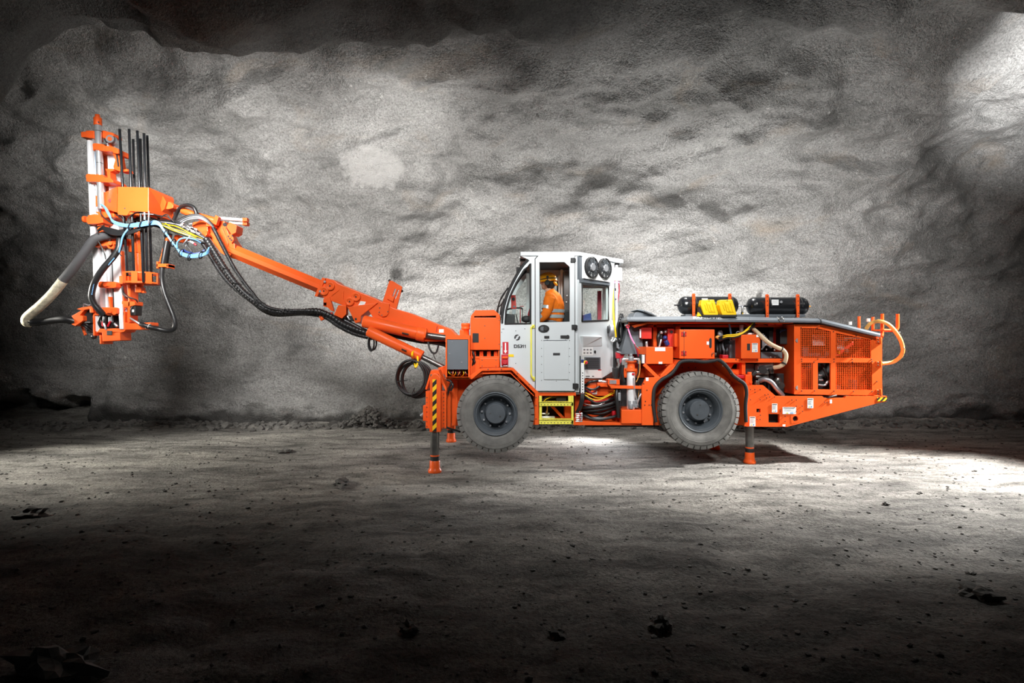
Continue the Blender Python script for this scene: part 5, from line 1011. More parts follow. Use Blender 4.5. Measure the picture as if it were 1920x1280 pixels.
for o_, (a, b_, Y) in ((r1, ((754, 624), (766, 627), 8.83)), (r2, ((753, 654), (762, 658), 8.71))): v = MB(MATTE); v.tubep([(*a, Y), (*b_, Y)], .012, seg=6); v.build('port_block', o_)
bx = MB(ORANGE); bx.plate([(626, 590), (634, 572), (649, 572), (649, 589), (641, 597)], YB-.24, .12, .006); bx.mat(RED); bx.box(606, 566, 613, 574, YB-.2, YB-.1); bx.cylp((620, 586), (622, 593), .03, YB-.25); bx.mat(ORANGE); bx.plate([(606, 560), (618, 556), (622, 570), (624, 576), (626, 584), (620, 582), (614, 576), (607, 574)], YB-.2, .06, .004); bx.cylp((601, 592), (605, 600), .03, YB-.28); bx.mat(CHROME); bx.cylp((651, 592), (656, 600), .015, YB-.2); bx.mat(MATTE); bx.box(647, 592, 662, 602, YB-.12, YB); bx.build('hose_clamp_bracket', rig)
tb = MB(ORANGE); tb.box(836, 640, 870, 760, 9.0, 9.5, .02); tb.cyl(P(852, 630, 9.15), P(852, 770, 9.15), .14); tb.solid([P(820, 690, 8.75), P(850, 680, 8.75), P(850, 712, 8.75), P(838, 708, 8.75)], (0, .5, 0), .01); tb.build('boom_turret', rig)

# ---------- hoses from the carrier to the boom head
def hose(name, pts, r, m=RUB, ribs=0.0, rib=.10, label=None, Y=None, **k):
    return MB(m).tubep(pts, r, Y, ribs=ribs, rib=rib, **k).build(name, rig, label=label)
Yh = 8.86
hose('boom_conduit', [(386, 447, Yh), (398, 466, Yh-.02), (419, 500, Yh-.04), (438, 527, Yh-.04), (457, 548, Yh-.04), (478, 565, Yh-.04), (497, 578, Yh-.03), (520, 585, Yh), (545, 585, Yh), (570, 584, Yh), (592, 583, Yh), (607, 587, Yh), (622, 594, Yh+.02), (642, 607, Yh+.04), (670, 619, Yh+.06), (698, 628, Yh+.1)], .048, ribs=.05, rib=.14, label='thickest black spiral wrapped hose bundle')
hose('boom_conduit', [(377, 451, Yh+.05), (390, 472, Yh+.03), (405, 497, Yh+.03), (424, 524, Yh+.02), (446, 545, Yh+.02), (472, 565, Yh), (496, 583, Yh+.02), (520, 590, Yh+.05), (570, 588, Yh+.05), (608, 594, Yh+.02), (636, 612, Yh+.02), (668, 627, Yh+.04), (700, 634, Yh+.1)], .031, ribs=.026, rib=.14)
hose('boom_conduit', [(400, 427, Yh), (408, 443, Yh-.05), (425, 476, Yh-.07), (440, 504, Yh-.07), (457, 529, Yh-.07), (472, 548, Yh-.06), (487, 566, Yh-.06), (505, 577, Yh-.05), (530, 582, Yh-.02), (565, 582, Yh-.03), (604, 583, Yh)], .029, ribs=.024, rib=.14)
hose('boom_hose', [(600, 590, Yh+.1), (640, 598, Yh+.14), (690, 622, Yh+.15), (740, 630, Yh+.2), (790, 640, Yh+.2), (830, 643, Yh+.25), (846, 652, Yh+.3)], .034)
hose('boom_hose', [(690, 634, Yh+.1), (750, 622, Yh+.25), (800, 640, Yh+.25), (836, 648, Yh+.25), (848, 668, Yh+.2)], .028)
v = MB(MATTE)
for x, y in ((487, 566), (497, 579), (540, 586), (596, 584), (420, 502), (442, 530)): v.tube([P(x, y, Yh-.02)+Vector((math.cos(t)*.075, math.sin(t)*.10, math.cos(t)*-.03+0)) for t in [i*R(30) for i in range(12)]], .007, seg=5, sub=2, closed=True)
v.tubep([(533, 582, Yh-.06), (535, 576, Yh-.08)], .006, seg=5); v.tubep([(536, 583, Yh-.06), (541, 578, Yh-.08)], .006, seg=5)
v.build('cable_ties', rig)
v = MB(RUB)
for dx, rx, rz in ((0, .055, .105), (-2, .045, .12)): v.tube([P(699+dx, 643, Yh)+Vector((math.cos(t)*rx, .02*dx, math.sin(t)*rz)) for t in [i*R(30) for i in range(12)]], .014, seg=8, sub=3, closed=True)
v.tubep([(690, 620, Yh), (700, 618, Yh-.03), (706, 626, Yh-.03), (707, 636, Yh)], .012); v.build('hose_loop', rig)
v = MB(RUB); v.tubep([(803, 641, 8.8), (805, 652, 8.76), (811, 661, 8.76), (818, 660, 8.78), (822, 648, 8.85)], .015); v.tubep([(811, 660, 8.75), (814, 668, 8.74), (817, 674, 8.75)], .006); v.build('hose_loop', rig)

# ---------- boom head
bh = MB(ORANGE)
bh.plate([(408, 413), (420, 414), (432, 446), (440, 457), (441, 470), (428, 482), (414, 474), (404, 462), (392, 444), (384, 432), (360, 424), (362, 416), (380, 414)], YB-.12, .26, .01)
bh.plate([(360, 424), (374, 413), (388, 418), (390, 434), (378, 436)], YB-.2, .1, .008)
bh.plate([(424, 425), (430, 416), (444, 423), (442, 436), (434, 440)], YB-.22, .22, .006)
bh.plate([(398, 418), (404, 403), (410, 406), (405, 422)], YB-.26, .08, .004); bh.box(386, 417, 397, 424, YB-.3, YB-.1, .006); bh.plate([(370, 444), (384, 432), (388, 440), (374, 454)], YB-.3, .12, .006)
bh.plate([(426, 440), (436, 438), (438, 450), (434, 456)], YB-.16, .05, .004); bh.cyl(P(330, 447, YB-.1), P(352, 449, YB-.1), .06); bh.cyl(P(384, 436, YB-.25), P(384, 436, YB-.31), .04)
bh.plate([(410, 424), (416, 424), (428, 456), (426, 466), (420, 458)], YB-.14, .03, .004); bh.build('boom_head', rig)
bolt_objs(rig, [(428, 443), (431, 447), (434, 450), (436, 442)], YB-.162, .014, INK)
v = MB(INK); v.cyl(P(421.5, 421, YB-.2), P(421.5, 421, YB-.23), .03); v.build('pin', rig)
tc_ = MB(ORANGE); tc_.cyl(P(342, 394, YB), P(364, 403, YB), .055, seg=24); tc_.cyl(P(364, 403, YB), P(404, 414, YB), .055, seg=24); tc_o = tc_.build('tilt_cylinder', rig)
MB(CHROME).cyl(P(326, 388, YB), P(344, 395, YB), .018).build('rod', tc_o); v = MB(ORANGE); v.cyl(P(320, 385, YB-.08), P(320, 385, YB+.08), .055); v.cyl(P(323, 386, YB), P(331, 390, YB), .032); v.build('rod_eye', tc_o)
wr_ = MB(ALU); wr_.cyl(P(404, 408.5, YB-.1), P(456, 412, YB-.1), .024); wr_.cyl(P(430, 417.5, YB-.05), P(456, 419, YB-.05), .018); wr_o = wr_.build('extension_cylinder', rig)
v = MB(ORANGE); v.box(454, 408, 463, 415, YB-.14, YB-.06, .008); v.box(454, 415.5, 463, 422, YB-.1, YB, .008); v.build('cylinder_end', wr_o)
hose('boom_hose', [(326, 412, YB+.05), (332, 398, YB+.02), (340, 388, YB-.06), (352, 384.5, YB-.12), (363, 389, YB-.14), (368, 399, YB-.14), (369, 406, YB-.14)], .030)
v = MB(RUB)
rr = random.Random(4)
for i in range(9):
    dy = i*2.6-8; v.mat((RUB, RUB, CAST, RUB, YEL, RUB, CAST, MATTE, RUB)[i]).tubep([(296, 417+dy*.5, 8.80), (312, 419+dy*.7, 8.76), (332, 424+dy+rr.uniform(-2, 2), 8.74), (352, 432+dy*1.1, 8.76), (372, 442+dy*.8, 8.82), (386, 449+dy*.4, 8.86)], .012 if i != 4 else .008)
v.build('hose_bundle', rig)
v = MB(RUB)
for i in range(6):
    dy = i*2.2-4; v.mat((RUB, SHEATH, RUB, CAST, RUB, CAST)[i]).tubep([(296, 416+dy*.4, 8.84), (318, 422+dy*.5, 8.8), (334, 416+dy*.8, 8.76), (352, 407+dy*.7, 8.74), (372, 405+dy*.6, 8.76), (388, 412+dy*.5, 8.8), (400, 424+dy*.3, 8.86)], .014)
v.build('hose_bundle', rig)
v = MB(YEL)
for i, dy in enumerate((1, -3)): v.tubep([(304+i*6, 421+dy, 8.71), (322, 430+dy, 8.69), (345, 438+dy, 8.70), (368, 446+dy*.7, 8.76)], .0045)
v.mat(CHROME)
for i in range(12):
    x = 330+rr.uniform(0, 40); y = 415+(x-330)*.35+rr.uniform(-8, 10); v.cylp((x, y), (x+rr.uniform(4, 9), y+rr.uniform(-2, 5)), rr.uniform(.008, .014), rr.uniform(8.68, 8.74))
v.build('hose_fittings', rig)
# blue hose bundle with its loop
for i in range(4):
    dy = i*2.6-4
    MB(BLUE).tubep([(189+i*.6, 383, 8.72), (196+i*.8, 389, 8.66), (203+i, 402, 8.62), (210, 413+dy*.4, 8.60), (222, 420+dy*.6, 8.58), (241, 423+dy*.6, 8.58), (262, 421+dy*.9, 8.58), (280, 418+dy*.9, 8.60), (297, 419+dy*.7, 8.62), (308, 433+dy*.4, 8.64), (320, 450+dy*.3, 8.64), (331, 464+dy*.2, 8.64), (340, 475+dy*.6, 8.62), (355, 480+dy*.7, 8.60), (373, 479+dy*.7, 8.60), (386, 475+dy*.5, 8.64), (392, 468+dy, 8.7)], .0105, seg=8).build('blue_hose', rig)
v = MB(BLUE); v.tubep([(332, 465, 8.62), (332, 456, 8.6), (337, 449, 8.58), (346, 446, 8.58), (358, 447, 8.6), (368, 450, 8.64), (376, 455, 8.7)], .013); v.mat(NAVY)
for k in range(3): v.tubep([(338+k, 474, 8.66), (344, 468+k*2, 8.68), (352+k*2, 473, 8.66), (366, 477-k, 8.66), (384, 468+k, 8.7)], .010)
v.mat(RUB).tubep([(350, 452, 8.7), (352, 462, 8.68), (360, 472, 8.68)], .010); v.mat(CAST).tubep([(344, 458, 8.7), (350, 450, 8.7), (356, 443, 8.72)], .012); v.tubep([(348, 462, 8.72), (354, 452, 8.72)], .01); v.mat(REDST).cylp((364, 456), (368, 460), .014, 8.66); v.mat(WHITE).cylp((356, 452), (364, 456), .014, 8.66); v.build('hose_coil_loop', rig)
MB(BLUE).tubep([(243, 426, 8.62), (234, 437, 8.6), (229, 447, 8.6), (227, 458, 8.62), (223, 474, 8.66)], .013).build('blue_hose', rig)
v = MB(MATTE)
for x, y in ((245, 424), (266, 421), (284, 419), (312, 438), (325, 455), (340, 474), (356, 481), (377, 478)): v.tube([P(x, y, 8.60)+Vector((math.cos(t)*.018, math.sin(t)*.05, math.cos(t)*.055)) for t in [i*R(30) for i in range(12)]], .008, seg=5, sub=2, closed=True)
v.tubep([(328, 468, 8.6), (325, 472, 8.58)], .01, seg=5); v.tubep([(355, 481, 8.58), (354, 485, 8.56)], .008, seg=5); v.build('cable_ties', rig)
for i in range(5):
    dy = i*2.4
    hose('black_hose', [(184, 432+dy*.2, 8.72), (192, 426+dy*.4, 8.66), (205, 428+dy, 8.64), (222, 432+dy*.9, 8.64), (241, 434+dy*.5, 8.63), (258, 428+dy*.5, 8.63), (276, 421+dy*.4, 8.66), (290, 414+dy, 8.70), (302, 418+dy, 8.74)], .013, RUB)
for pts in ([(187, 392), (190, 402), (198, 410), (212, 420)], [(240, 410), (248, 402), (258, 397), (272, 398)], [(222, 406), (229, 410), (232, 418), (233, 424)], [(218, 403), (228, 404), (232, 412), (230, 422)], [(286, 401), (298, 404), (312, 406), (322, 412)], [(302, 407), (312, 402), (320, 410), (326, 416)], [(183, 436), (181, 428), (186, 424), (196, 423)], [(184, 452), (190, 462), (196, 476), (198, 486)]): hose('black_hose', [(x, y, 8.66) for x, y in pts], .009, RUB)
v = MB(CAST); v.tubep([(278, 418, 8.55), (279, 404, 8.54), (279, 396, 8.56)], .011); v.tubep([(262, 401, 8.55), (276, 401, 8.54), (288, 402, 8.56)], .007); v.tubep([(271, 398, 8.6), (271, 412, 8.6)], .014); v.build('hose_hook', rig)

# ---------- drill feed
YF = 8.95
fd = MB(ALU)
def lean(x, y): return x+(y-420)*0.0          # every rail already leans in picture directions
def rail(mb, xt0, xt1, yt, xb0, xb1, yb, Y0, Y1, bevel=.004): mb.solid([P(xt0, yt, Y0), P(xt1, yt, Y0), P(xb1, yb, Y0), P(xb0, yb, Y0)], (0, Y1-Y0, 0), bevel)
rail(fd, 171, 182, 424, 179, 190, 618, YF-.02, YF+.16); rail(fd, 200, 215, 266, 216, 231, 618, YF+.02, YF+.16); rail(fd, 189, 194, 424, 198, 202, 576, YF+.04, YF+.16); rail(fd, 197, 202, 440, 204, 208, 560, YF+.05, YF+.16)
rail(fd, 182, 204, 300, 190, 218, 616, YF+.12, YF+.17)
fd.mat(MATTE); rail(fd, 195, 199.5, 280, 204, 208, 616, YF+.10, YF+.13, 0); rail(fd, 183, 188, 424, 192, 197, 610, YF+.08, YF+.13, 0); rail(fd, 207, 209, 440, 213, 215, 600, YF+.015, YF+.05, 0)
fd.mat(ORANGE); rail(fd, 192, 197, 270, 198, 203, 420, YF+.05, YF+.1); rail(fd, 202.5, 206, 556, 206, 210, 580, YF+.0, YF+.1); rail(fd, 203.5, 207.5, 266, 206, 210, 280, YF-.01, YF+.02)
rail(fd, 226, 227.5, 470, 232, 233.5, 600, YF+.03, YF+.16)
fd_o = fd.build('drill_feed', rig)
tb1 = MB(CHROME); tb1.cyl(P(183.7, 234, YF-.16), P(190, 392, YF-.16), .047, seg=24, bevel=.02); tb1.mat(MATTE)
for y in (246, 306): c = P(184+(y-234)*.038, y, YF-.16); tb1.lathe([(-.004, .0478), (.004, .0478)], c, (0, 0, 1), 24)
tb1_o = tb1.build('stinger_tube', fd_o)
v = MB(ORANGE); v.cyl(P(183.6, 235, YF-.16), P(183.2, 221, YF-.16), .056, seg=24); v.cyl(P(183, 221, YF-.16), P(182.5, 215, YF-.16), .034); v.mat(INK).cyl(P(184.5, 229, YF-.21), P(184.5, 229, YF-.22), .01); v.build('stinger_tip', fd_o)
v = MB(ALU); v.cyl(P(168.5, 264, YF-.08), P(175.5, 450, YF-.08), .042, seg=20, bevel=.02); v.mat(CHROME).cyl(P(176, 262, YF-.05), P(184, 420, YF-.05), .030, seg=18, bevel=.02); v.mat(BLUE).cyl(P(179, 284, YF-.1), P(184, 370, YF-.1), .008); v.mat(CHROME).cyl(P(190, 284, YF+.0), P(198, 400, YF+.0), .022); v.mat(MATTE); v.cyl(P(211, 268, YF+.1), P(218, 360, YF+.1), .02); v.build('guide_tubes', fd_o)
def bands(name, polys, Y0, t, extra=None):
    m = MB(ORANGE)
    for p in polys: m.plate(p, Y0, t, .008)
    if extra: extra(m)
    return m.build(name, fd_o)
bands('top_clamp', [[(151, 247), (163, 246), (165, 244), (176, 245), (177, 259), (166, 258.5), (160, 257), (152, 257)], [(190, 245), (200, 246), (212, 249), (213, 255), (203, 255), (199, 260), (191, 258)]], YF-.12, .2, lambda m: m.cuboid(P(183, 252, YF-.02), (.30, .1, .09), .01))
v = MB(CAST); v.lathe([(0, .062), (.03, .062), (.035, .05), (.06, .05), (.065, .062), (.09, .062)], P(205.7, 260, YF-.14), (0, 1, 0), 28); v.mat(ORANGE).cyl(P(205.7, 260, YF-.145), P(205.7, 260, YF-.16), .03); v.mat(MATTE).tubep([(200, 254, YF-.1), (197.5, 260, YF-.1), (201, 266, YF-.1)], .02); v.build('pulley', fd_o)
bands('clamp', [[(173, 270), (177, 268), (193, 270), (196, 273), (196, 283), (177, 280), (174, 282)], [(196, 273), (210, 274), (222, 279), (222, 288), (213, 287), (211, 284), (196, 283)]], YF-.22, .3)
bands('clamp', [[(160, 329), (163, 325.5), (192, 327), (196, 333), (196, 341), (162, 340)], [(194, 332), (206, 333), (212, 338), (212, 342), (200, 342), (194, 341)]], YF-.22, .32)
bands('rod_gripper', [[(209, 283), (221, 285), (226, 314), (229, 318), (238, 316), (240, 321), (228, 322), (214, 318), (212, 312), (216, 300)], [(197, 316), (213, 316), (213, 320), (206, 322), (207, 333), (212, 338), (208, 342), (202, 337), (200, 322)]], YF-.14, .14, lambda m: (m.mat(MATTE), m.cylp((219, 290), (222, 312), .012, YF-.15)))
hsn = MB(ORANGE)
f0 = [(220, 349.5), (279, 351), (279, 398), (243, 396), (238, 404), (221, 403), (219.5, 398)]
Yo = YF-.30
a = [P(x, y, Yo) for x, y in f0]
hsn.solid(a, (0, .62, 0), .012)
# left and right sloping flanks
lf = [P(220, 349.5, Yo), P(219.5, 398, Yo)]; 
l2 = [P(187, 365, Yo+.25), P(185, 388, Yo+.25)]
def wedge(m, pts, fs): m.add(pts, fs)
yb_ = Vector((0, .62, 0)); y2 = Vector((0, .30, 0))
wedge(hsn, [lf[0], lf[1], l2[1], l2[0], lf[0]+yb_, lf[1]+yb_, l2[1]+y2, l2[0]+y2], [[0, 3, 2, 1], [0, 4, 7, 3], [1, 2, 6, 5], [3, 7, 6, 2], [4, 5, 6, 7]])
rt_ = [P(279, 351, Yo), P(279, 398, Yo)]; r2_ = [P(305, 366.5, Yo+.28), P(296, 403, Yo+.28)]; r3_ = [P(312, 379, Yo+.34), P(308, 392, Yo+.34)]
wedge(hsn, [rt_[0], rt_[1], r2_[1], r2_[0], rt_[0]+yb_, rt_[1]+yb_, r2_[1]+y2, r2_[0]+y2], [[0, 1, 2, 3], [0, 3, 7, 4], [1, 5, 6, 2], [3, 2, 6, 7], [4, 7, 6, 5]])
wedge(hsn, [r2_[0], r2_[1], r3_[1], r3_[0], r2_[0]+y2, r2_[1]+y2, r3_[1]+y2*.6, r3_[0]+y2*.6], [[0, 1, 2, 3], [0, 3, 7, 4], [1, 5, 6, 2], [3, 2, 6, 7], [4, 7, 6, 5]])
hsn.box(179, 366, 191, 387, Yo+.14, Yo+.5, .01); hsn.plate([(311, 379), (318, 378), (325, 384), (324, 390), (315, 392), (309, 391)], YB-.12, .24, .008)
hsn_o = hsn.build('feed_housing', rig)
v = MB(RED); v.cyl(P(207, 376, Yo+.12), P(207, 376, Yo+.08), .026); v.mat(INK).cyl(P(234, 390.5, Yo+.01), P(234, 390.5, Yo-.005), .01); v.build('housing_plug', hsn_o)
bands('swivel_bracket', [[(161, 409), (166, 403), (177, 401), (193, 404), (193, 417), (185, 419), (165, 420), (162, 416)], [(178, 396), (214, 400), (214, 407), (190, 408)]], YF-.2, .3, lambda m: (m.cyl(P(161, 411, YF-.15), P(157, 411, YF-.15), .05), m.box(182, 420, 192, 446, YF-.15, YF, .01), m.box(190, 393, 214, 404, YF-.1, YF+.1, .01)))
bands('slide_bracket', [[(180, 452), (184, 446), (192, 449), (205, 452), (213, 447), (226, 450), (236, 446), (236, 459), (213, 458), (212, 466), (203, 466), (200, 460), (177, 463)]], YF-.1, .2, lambda m: (m.cyl(P(206, 456, YF-.1), P(206, 456, YF-.16), .03), m.box(186, 426, 194, 448, YF-.12, YF, .01)))
bands('clamp', [[(184, 530), (187, 527.5), (215, 528), (217.5, 531), (217.5, 538), (214, 539.5), (187, 539), (184, 537)]], YF-.1, .24, lambda m: (m.cyl(P(197, 533, YF-.1), P(197, 533, YF-.13), .035), m.cyl(P(203, 533, YF-.1), P(203, 533, YF-.12), .03)))
bands('lower_carriage', [[(173, 577), (188, 576), (218, 576), (220, 582), (234, 584), (234, 591), (174, 591)], [(173.5, 590), (177, 590), (178, 629), (174.5, 629)], [(230, 585), (234, 585), (235, 620), (231, 620)], [(186, 616), (232, 615), (233, 622), (214, 625), (180, 623)], [(191, 623), (225, 621), (226, 638), (192, 640)], [(186, 628), (190, 628), (190, 645), (187, 645)]], YF-.12, .26, lambda m: (m.box(192, 577, 219, 588, YF-.2, YF-.1, .01), m.cyl(P(205, 583, YF-.2), P(205, 583, YF-.23), .03), m.cyl(P(214, 587, YF-.2), P(214, 587, YF-.22), .025)))
v = MB(ALU); rail(v, 221, 229, 570, 224, 231, 617, YF-.14, YF-.11); rail(v, 177, 185, 592, 178, 188, 621, YF-.10, YF-.05); v.mat(MATTE); v.box(186, 592, 222, 616, YF-.02, YF, 0); v.box(200, 620, 210, 628, YF-.13, YF-.1, .006); v.mat(RUB)
v.tubep([(197, 590, YF-.16), (196, 600, YF-.18), (197, 612, YF-.17)], .026); v.tubep([(190, 592, YF-.14), (185, 604, YF-.15), (190, 614, YF-.12)], .018); v.tubep([(211, 592, YF-.1), (212, 604, YF-.14), (209, 614, YF-.12)], .014); v.mat(REDST); v.cylp((207, 602), (202, 612), .016, YF-.15); v.box(190, 602, 194, 612, YF-.1, YF-.04, .006); v.mat(CHROME); v.cylp((214, 606), (220, 612), .02, YF-.12); v.cylp((195, 606), (199, 618), .014, YF-.2); v.mat(CAST); v.box(203, 594, 210, 604, YF-.1, YF-.06, .006); v.build('rock_drill', fd_o)
bands('gripper_jaw', [[(143.5, 579), (153, 576), (174, 573), (175, 586), (168, 586), (168, 579), (152, 582)], [(152, 582), (158, 581), (150, 591), (155.5, 592), (156, 601), (141, 611), (133.5, 608), (138, 599), (134, 592)]], YF-.16, .2)
v = MB(MATTE); v.box(156, 580, 173, 606, YF-.08, YF+.08, .012); v.box(163, 605, 175, 624, YF-.05, YF+.05, .01); v.mat(CAST); v.box(157, 603, 168, 605, YF-.1, YF-.08, .004); v.tubep([(157, 577, YF-.1), (157, 570, YF-.12), (166, 572, YF-.12), (170, 571, YF-.1)], .009); v.mat(RUB); v.tubep([(150, 607, YF-.05), (160, 612, YF-.1), (172, 622, YF-.05)], .018); v.tubep([(150, 603, YF-.05), (162, 608, YF-.12), (174, 616, YF-.05)], .014); v.mat(ORANGE); v.solid([P(151, 610, YF), P(154, 610, YF), P(160, 627, YF), P(157.5, 629, YF)], (0, .04, 0), .003); v.mat(RUB).ico(P(176, 631, YF-.02), .045, 2, (1, .8, .9)); v.build('jaw_cylinder', fd_o)
bands('arm_post', [[(237.5, 529), (244.5, 529), (243, 604), (240, 607), (238, 600), (240, 560)], [(228, 564), (253, 565), (253, 572), (238, 576), (228, 575)], [(234, 604), (243, 606), (282, 604), (283, 610), (278, 617.5), (235, 618)]], YF-.12, .2, lambda m: m.box(223, 517, 238, 532, YF-.05, YF+.08, .008))
v = MB(MATTE); v.box(243, 573, 254, 591, YF-.1, YF+.06, .01); v.mat(WHITE).box(247, 580, 251, 585, YF-.105, YF-.1, .002); v.mat(RUB); v.tubep([(230, 536, YF), (232, 548, YF-.04), (240, 556, YF-.14), (255, 562, YF-.1), (256, 568, YF-.06), (246, 578, YF-.12), (246, 590, YF-.12)], .011); v.tubep([(228, 538, YF), (231, 552, YF-.02), (239, 560, YF)], .010); v.mat(CHROME); v.cylp((244, 596), (262, 607), .014, YF-.14); v.box(234, 577, 238, 590, YF-.05, YF+.05, .006); v.build('swing_motor', fd_o)
# rod carousel
cr = MB(ORANGE); cY = YF-.05; cc = P(265, 522, cY); rr3 = .245
def ring(z0, z1, r): cr.lathe([(z0, r), (z1, r), (z1, r-.012), (z0, r-.012), (z0, r)], Vector((cc.x, cc.y, 0)), (0, 0, 1), 40, smooth=True, cap=False)
zt, zb = P(0, 511.5, cY).z, P(0, 533, cY).z
ring(zt-.022, zt, rr3); ring(zb, zb+.03, rr3)
for k in range(8):
    t = k*R(45)+.2; d = Vector((math.cos(t), math.sin(t), 0)); cr.cuboid(Vector((cc.x, cc.y, (zt+zb)/2))+d*(rr3-.006), (.012, .085, zt-zb), 0, Matrix.Rotation(t, 3, 'Z'))
cr.lathe([(zb, .05), (zb, rr3), (zb+.012, rr3), (zb+.012, .05)], Vector((cc.x, cc.y, 0)), (0, 0, 1), 40, cap=False)
cr.box(225, 517, 241, 532, cY-.15, cY+.05, .006); cr_o = cr.build('rod_carousel', rig)
v = MB(ORANGE); v.cyl(P(257, 425, cY), P(258.5, 475, cY), .056, seg=24); v.cyl(P(258.5, 470, cY), P(261, 528, cY), .048, seg=24); v.cyl(P(261, 528, cY), P(261, 540, cY), .06, seg=24); v.box(253, 538, 264, 548, cY-.06, cY+.06, .008); v.box(263, 545, 270, 549, cY-.03, cY+.03, .004); v.build('carousel_post', cr_o)
v = MB(ORANGE); v.lathe([(0, .05), (0, .235), (.03, .235), (.03, .05)], P(262, 408, cY), (0, 0, 1), 36, cap=False); v.build('carousel_top_plate', cr_o); v = MB(ORANGE); v.box(240, 448, 252, 472, cY+.02, cY+.1, .01); v.build('rod_clip', cr_o); v = MB(MATTE); v.box(246, 400, 282, 412, cY-.05, cY+.2, .01); v.build('carousel_guard', cr_o)
# orange arm and black hose right of the carousel
v = MB(ORANGE); v.solid([P(310, 446, YF), P(316.5, 440, YF), P(301.5, 494, YF), P(297, 494, YF)], (0, .08, 0), .006); v.box(293, 494, 315, 500.5, YF-.1, YF+.08, .006); v.box(293, 490, 296, 503, YF-.1, YF+.08, .004); v.box(312, 495, 315, 502, YF-.1, YF+.08, .004); v.mat(MATTE).solid([P(309, 436, YF+.08), P(317, 436, YF+.08), P(309, 494, YF+.08), P(302, 494, YF+.08)], (0, .1, 0), .01); v.build('hose_support_arm', rig)
hose('water_hose', [(313, 452, YF-.02), (308, 480, YF-.04), (304, 505, YF-.05), (303.5, 525, YF-.05), (308, 548, YF-.06), (317, 572, YF-.06), (325, 592, YF-.06), (328.5, 607, YF-.06), (325, 617, YF-.06), (314, 620, YF-.06), (298, 617, YF-.08), (282, 613.5, YF-.14), (271, 610, YF-.16), (264, 607, YF-.15)], .038, RUB, label='black hose hanging in a loop right of the feed')
v = MB(WHITE)
for x in (275, 280): v.cyl(P(x, 611.5, YF-.15), P(x+.8, 611.7, YF-.15), .041, seg=20)
v.build('hose_bands', rig)
hose('suction_hose', [(236, 437, YF-.12), (215, 440, YF-.14), (196, 442, YF-.16), (182, 446, YF-.19), (172, 454, YF-.20), (160, 471, YF-.20), (140, 499, YF-.20), (117, 527, YF-.20)], .068, SHEATH, label='thick grey sheathed hose, upper run')
hose('suction_hose', [(118, 526, YF-.20), (98, 551, YF-.20), (76, 573, YF-.20), (58, 588, YF-.20), (50, 597, YF-.20), (50.5, 604, YF-.19), (58, 605, YF-.17)], .069, DIRTY, label='mud caked lower run of the thick hose')
hose('suction_hose', [(54, 605, YF-.19), (66, 604, YF-.16), (85, 602, YF-.15), (104, 599, YF-.15), (122, 598.5, YF-.15), (138, 602, YF-.12), (148, 606, YF-.08)], .058, RUB)
hose('drill_hose', [(226, 442, YF-.2), (224, 452, YF-.24), (222, 466, YF-.26), (212, 482, YF-.28), (199, 497, YF-.30), (186, 514, YF-.31), (177, 530, YF-.31), (172.5, 546, YF-.30), (172, 558, YF-.29), (177, 570, YF-.27), (186, 581, YF-.24), (194, 590, YF-.2)], .046, RUB, label='black hose bowed across the lower feed')
v = MB(BLUE)
for a, b_ in (((213, 484), (203, 496)), ((175, 533), (171.5, 551))):
    for k in range(7): 
        t = k/6; x = a[0]+(b_[0]-a[0])*t; y = a[1]+(b_[1]-a[1])*t; v.cuboid(P(x+.8, y, YF-.345), (.012, .004, .018), 0)
v.mat(MATTE).tubep([(223, 474, YF-.33), (228, 480, YF-.36)], .007, seg=5); v.tubep([(222, 472, YF-.33), (217, 470, YF-.34)], .007, seg=5); v.build('hose_print', rig)
# ---------- things carried by the rig
rods = [(224.4, 242, 239, 520, .0, -.13), (242, 242, 251.5, 522, .0, -.2), (249.7, 261, 256, 520, .0, .15), (257.5, 245, 269, 523, .0, -.19), (263.4, 260, 270, 520, .0, .17), (270, 250, 276, 522, .0, -.13), (276, 254, 284.5, 521, .0, .02)]
words = ['black drill rod at the left edge of the carousel, standing apart from the others', 'second black drill rod from the left in the carousel, one of the two tallest', 'shorter black drill rod just right of the second one, standing behind it', 'tall black drill rod in the middle of the carousel', 'shorter black drill rod close behind the right side of the middle one', 'black drill rod second from the right, thickest looking of the set', 'rightmost black drill rod in the carousel']
for (x0, y0, x1, y1, _, dy), lb_ in zip(rods, words):
    Yr = cY+dy; b_ = P(x1, 0, Yr); b_.z = zb+.014; t_ = P(x0, y0, Yr); m = MB(BLACK); m.cyl(b_, t_, .019, seg=14, bevel=.1); m.cyl(t_-(t_-b_)*.012, t_, .015, seg=12)
    thing(m.build('drill_rod', origin=b_.copy()), lb_, 'drill rod', 'drill rods in the carousel')
def chock(x, label):
    Yk = 8.52; m = MB(YEL); q = lambda l: [(x+a, b_) for a, b_ in l]
    m.plate(q([(-16.5, 572), (-14.5, 562), (9, 561.5), (17, 588.5), (15, 591), (-10.5, 590.5)]), Yk, .13, .012)
    m.plate(q([(-6, 567), (3, 567), (8.5, 585), (-1, 585)]), Yk-.014, .02, .008); m.plate(q([(-1.5, 569.5), (2, 569.5), (6, 583), (2.5, 583)]), Yk-.024, .02, .006)
    m.plate(q([(-9.5, 570), (-7, 570), (-3.5, 581), (-6, 581)]), Yk-.012, .02, .004); m.plate(q([(4.5, 567), (7, 567), (12, 585), (9.5, 585)]), Yk-.012, .02, .004)
    m.mat(INK).cyl(P(x-1, 563.5, Yk-.001), P(x-1, 563.5, Yk-.004), .008, seg=8)
    c = P(x, 591, Yk); return thing(m.build('wheel_chock', origin=c), label, 'wheel chock', 'yellow wheel chocks')
chock(1330.5, 'left yellow wheel chock stowed in front of the black air tank'); chock(1364.5, 'right yellow wheel chock, covering the tank strap')
